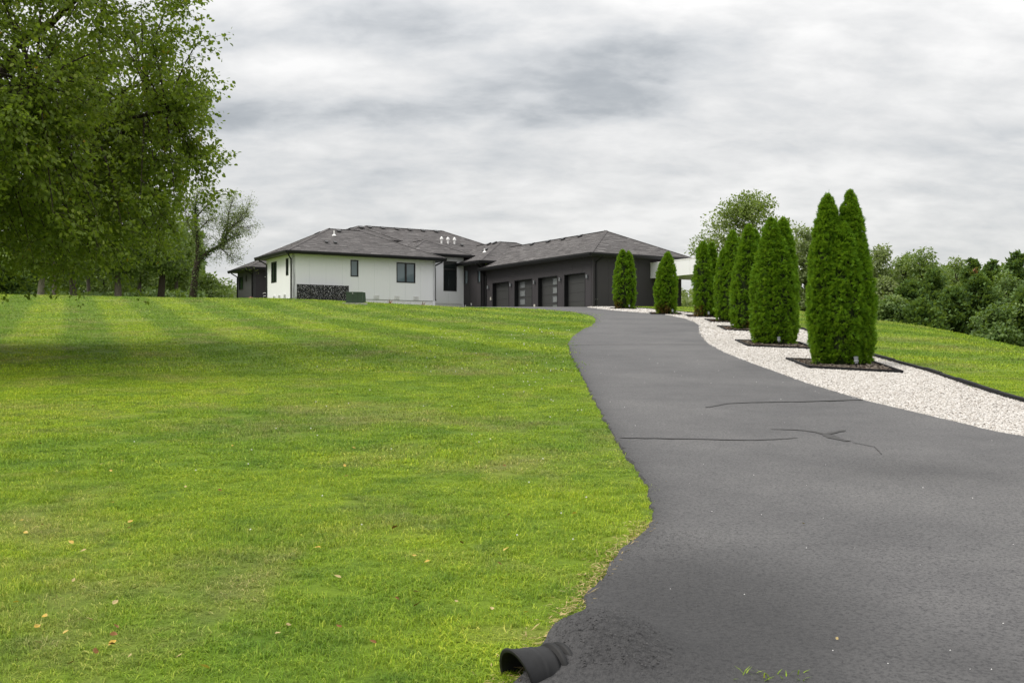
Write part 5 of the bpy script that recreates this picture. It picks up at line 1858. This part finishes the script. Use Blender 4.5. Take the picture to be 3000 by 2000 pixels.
# ------------------------------------------------------------------ culvert pipe under the driveway edge
def culvert():
    m = Vector((0.062, 4.95, 0)); zc_ = ZC - 1.492
    root = empty('drain_pipe', (m.x, m.y, zc_))
    tag(root, 'black corrugated plastic culvert pipe poking out from under the asphalt', 'drain pipe')
    d = Vector((.84, .54, -.07)).normalized()
    s = Vector((-d.y, d.x, 0)).normalized(); t = d.cross(s)
    if t.z < 0: t = -t
    n = 40

    def tube(prof, name):
        mb = MB(); rs = []
        for u, r, shear in prof:
            rs.append(len(mb.v))
            for k in range(n):
                th = 2 * math.pi * k / n
                mb.v.append(tuple(d * (u * .78 + shear * math.sin(th)) + s * (math.cos(th) * r) + t * (math.sin(th) * r))); mb.t.append(.5)
        for a, b in zip(rs, rs[1:]):
            for k in range(n): mb.f.append((a + k, a + (k + 1) % n, b + (k + 1) % n, b + k))
        return mb.build(name, M['pipe'], root, smooth=True)
    # smooth bell with a slanting mouth and fine rings
    q = -.045
    tube([(-.06, .122, q), (-.066, .134, q), (-.06, .142, q), (-.05, .136, q), (.02, .1345, q * .4), (.028, .1375, q * .2), (.036, .1345, q * .2), (.05, .1345, 0), (.056, .1375, 0), (.064, .1345, 0), (.125, .134, 0), (.131, .137, 0), (.139, .133, 0), (.155, .128, 0)], 'bell')
    tube([(-.06, .122, q), (.0, .120, q * .4), (.1, .118, 0), (.12, .110, 0), (.5, .108, 0)], 'inner_wall')
    prof = []
    for k in range(7):
        u = .155 + k * .062
        prof += [(u, .118, 0), (u + .006, .122, 0), (u + .013, .140, 0), (u + .022, .149, 0), (u + .036, .149, 0), (u + .045, .140, 0), (u + .052, .122, 0), (u + .060, .118, 0)]
    tube(prof, 'corrugations')


culvert()

# crumbs of asphalt broken off along the edge and lying loose on the coarse patch
def drive_z(x, y):
    return gz(x, y) + .03 + .19 * math.exp(-(((x - .45) / .32) ** 2 + ((y - 5.24) / .33) ** 2) ** 1.3)


mb = MB()
rr = random.Random(14)
for i in range(7000):
    if i < 1100:
        yy = rr.uniform(4.9, 13); xx = float(xl(yy)) + rr.gauss(.02, .05)
    else:
        yy = 4.9 + 2.9 * rr.random() ** 1.2; xx = float(xl(yy)) + .02 + abs(rr.gauss(0, .55 if yy < 6.4 else .30))
    s_ = rr.uniform(.002, .0065)
    zz = drive_z(xx, yy) - .001 if xx > float(xl(yy)) - .02 else gz(xx, yy) + .004
    a = rr.uniform(0, 6.28); c_, q_ = math.cos(a) * s_, math.sin(a) * s_
    b = [(xx - c_, yy - q_, zz), (xx + q_ * .8, yy - c_ * .8, zz), (xx + c_, yy + q_, zz), (xx - q_ * 1.1, yy + c_ * 1.1, zz)]
    t_ = (xx + rr.uniform(-.3, .3) * s_, yy, zz + s_ * rr.uniform(.5, .95))
    tn = rr.choice((.2, .4, .6, .8))
    for k in range(4): mb.face([b[k], b[(k + 1) % 4], t_], tn)
tag(mb.build('asphalt_crumbs', M['asphalt']), 'crumbs of black asphalt along the ragged driveway edge', 'rubble', kind='stuff')
mb = MB()
for _ in range(90):
    yy = 5 + 22 * rr.random() ** 1.6; xx = float(xl(yy)) + .15 + rr.random() * (float(xr(yy)) - float(xl(yy)) - .2)
    s_ = rr.uniform(.0015, .0042) * (1 + yy * .03)
    zz = gz(xx, yy) + .032
    a = rr.uniform(0, 6.28); c_, q_ = math.cos(a) * s_, math.sin(a) * s_
    mb.hexa([(xx - c_, yy - q_, zz), (xx + q_, yy - c_, zz), (xx + c_, yy + q_, zz), (xx - q_, yy + c_, zz), (xx - c_ * .6, yy - q_ * .5, zz + s_), (xx + q_ * .5, yy - c_ * .6, zz + s_ * .8), (xx + c_ * .6, yy + q_ * .5, zz + s_ * 1.1), (xx - q_ * .6, yy + c_ * .4, zz + s_)])
tag(mb.build('stray_gravel', M['white_trim']), 'stray white stone chips on the asphalt', 'gravel', kind='stuff')

# thatch of dry stalks where the lawn frays into the asphalt
r = np.random.default_rng(66)
n = 2000
yy = r.uniform(4.5, 8.2, n); xx = xl(yy) - np.abs(r.normal(0, .09, n)) + .03
P = np.stack([xx, yy, hgt(xx, yy) + r.uniform(.002, .03, n)], -1)
D_ = r.normal(0, 1, (n, 3)) * np.array([1, 1, .25])
c = link('dry_thatch', leaves('dry_thatch', P, D_, np.tile([0, 0, 1.0], (n, 1)) + r.normal(0, .3, (n, 3)), r.uniform(.02, .065, n), (NEEDLE[0] * np.array([.42, 1, 1]), NEEDLE[1]), r.uniform(0, 1, n), M['tan_leaf']))
tag(c, 'dry straw coloured thatch along the lawn edge', 'grass', kind='stuff')

# fallen leaves
def dead_leaf(mat, seed):
    r = random.Random(seed)
    v = [(0, 0, 0)]
    base = [(.18, .12), (.34, .34), (.30, .62), (.12, .86), (0, 1.05), (-.14, .84), (-.30, .60), (-.33, .32), (-.17, .10)]
    c = r.uniform(.2, .6)
    v += [(x, y, c * x * x * 2 + .18 * y * y * r.uniform(.3, 1)) for x, y in base]
    v += [(0, .5, .02)]
    f = [(10, i, i + 1) for i in range(0, 9)] + [(10, 9, 0)]
    me = bpy.data.meshes.new('fallen_leaf')
    me.from_pydata(v, [], f)
    at_ = me.attributes.new('tone', 'FLOAT', 'POINT'); at_.data.foreach_set('value', [r.random() * .6 + .4 * (i > 4) for i in range(len(v))])
    me.materials.append(M[mat])
    return me


lm = {k: [dead_leaf(k, i) for i in range(3)] for k in ('yellow_leaf', 'brown_leaf', 'tan_leaf')}
LFS = [('yellow_leaf', u, v) for u, v in ((38, 1785), (125, 1822), (340, 1905), (615, 1982), (940, 1620), (1215, 1640), (1010, 1378), (1475, 1630), (55, 1540), (215, 1612), (1032, 1320), (1690, 1515), (1540, 1816))] + \
      [('brown_leaf', u, v) for u, v in ((166, 1920), (318, 1908), (280, 1940), (218, 1958), (338, 1852), (1210, 1804), (1470, 1670), (1020, 1405), (385, 1560), (650, 1450), (120, 1310), (760, 1190), (985, 1160), (505, 1170), (1000, 1860), (1355, 1610), (380, 1130), (620, 1120), (270, 1200), (160, 1060))] + \
      [('tan_leaf', u, v) for u, v in ((330, 1793), (212, 1722), (372, 1602), (1010, 1372), (1000, 1714), (1640, 1828), (1600, 1890), (1700, 1770), (805, 1880), (545, 1440), (276, 1840))]
ONE = {(615, 1982): 'bright yellow fallen leaf nearest the bottom edge, halfway to the pipe', (38, 1785): 'yellow fallen leaf by the left edge of the lawn foreground', (340, 1905): 'curled yellow leaf beside a brown one in the left foreground',
       (940, 1620): 'yellow fallen leaf alone in the middle of the near lawn', (1000, 1714): 'large pale tan leaf in the near lawn centre', (318, 1908): 'brown leaf beside the curled yellow one in the left foreground',
       (125, 1822): 'yellow leaf in the left foreground below the one at the edge', (1640, 1828): 'biggest tan leaf on the straw by the asphalt above the pipe', (166, 1920): 'dark brown leaf low in the left foreground',
       (1210, 1804): 'orange brown leaf on the lawn left of the asphalt edge', (1010, 1372): 'pale tan leaf on the lawn at mid distance', (1475, 1630): 'small yellow leaf on the lawn left of the driveway bulge'}


def on_ground(u, v):
    k, s = (u - 1500) / 3135, (1040 - v) / 3135
    y = 4.0
    while y < 80 and gz(k * y, y) - ZC < s * y: y += .05
    return k * y, y


rr = random.Random(4)
litter_bm = bmesh.new()
lit_mats = ['yellow_leaf', 'brown_leaf', 'tan_leaf']
for m_, u, v in LFS + [(rr.choice(lit_mats), rr.uniform(0, 1500), 950 + 1000 * rr.random()) for _ in range(50)]:
    x, y = on_ground(u, v)
    if x > float(xl(y)) - .05: continue
    s_ = rr.uniform(.028, .048)
    me = lm[m_][rr.randrange(3)]
    eul = (rr.uniform(-.5, .5), rr.uniform(-.6, .6), rr.uniform(0, 6.28)); pos = Vector((x, y, gz(x, y) + .038))
    if (u, v) in ONE:
        o = link('fallen_leaf', me, None, pos); o.rotation_euler = eul; o.scale = (s_ * 1.15,) * 3
        tag(o, ONE[(u, v)], 'leaf')
    else:
        from mathutils import Matrix, Euler
        n0 = len(litter_bm.faces)
        cp_ = me.copy(); cp_.transform(Matrix.Translation(pos) @ Euler(eul).to_matrix().to_4x4() @ Matrix.Scale(s_, 4))
        litter_bm.from_mesh(cp_)
        litter_bm.faces.ensure_lookup_table()
        for f_ in litter_bm.faces[n0:]: f_.material_index = lit_mats.index(m_)
        bpy.data.meshes.remove(cp_)
lme = bpy.data.meshes.new('fallen_leaves'); litter_bm.to_mesh(lme); litter_bm.free()
for k in lit_mats: lme.materials.append(M[k])
tag(link('fallen_leaves', lme), 'small dead leaves scattered over the lawn', 'leaves', kind='stuff')
for u, v, lab in ((1706, 1884, 'curled orange leaf lying on the black asphalt by the pipe'), (2450, 1898, 'tan leaf scrap lying on the open asphalt'), (2358, 1552, 'small amber leaf scrap in the middle of the driveway'), (1955, 1425, 'small tan leaf scrap on the asphalt near the lawn edge')):
    x, y = on_ground(u, v)
    o = link('fallen_leaf', lm['brown_leaf' if 1800 < v < 1890 else 'tan_leaf'][1], None, (x, y, gz(x, y) + .04)); o.scale = (.042,) * 3 if v < 1890 and v > 1800 else (.024,) * 3; o.rotation_euler = (.3, .5, u)
    tag(o, lab, 'leaf')

# clover heads dotted through the right half of the lawn
r = np.random.default_rng(8)
mb = MB()
for _ in range(110):
    y = r.uniform(7, 40); x = float(xl(y)) - abs(r.normal(0, 2.6)) - .2
    s_ = .004 + .00028 * y
    z = gz(x, y) + .06
    mb.lathe([(.001, -s_), (s_, 0), (.7 * s_, .8 * s_), (.001, s_)], 6, (x, y, z))
tag(mb.build('clover_flowers', M['clover']), 'tiny white clover heads dotted over the lawn', 'flowers', kind='stuff')

# grass growing through at the near edge of the driveway
mb = MB()
rr = random.Random(2)
for _ in range(24):
    x, y = rr.uniform(1.0, 1.36), rr.uniform(4.86, 4.97)
    a = rr.uniform(0, 6.28); h_ = rr.uniform(.015, .045)
    b = Vector((x, y, gz(x, y) + .025)); d = Vector((math.cos(a), math.sin(a), 0)); s_ = Vector((-math.sin(a), math.cos(a), 0)) * .003
    p1 = b + Vector((0, 0, h_ * .6)) + d * .02; p2 = b + Vector((0, 0, h_)) + d * .05
    mb.face([b - s_, b + s_, p1 + s_, p1 - s_], rr.random()); mb.face([p1 - s_, p1 + s_, p2], rr.random())
tag(mb.build('weed_grass', M['blade']), 'tuft of grass at the near edge of the asphalt', 'grass', kind='stuff')
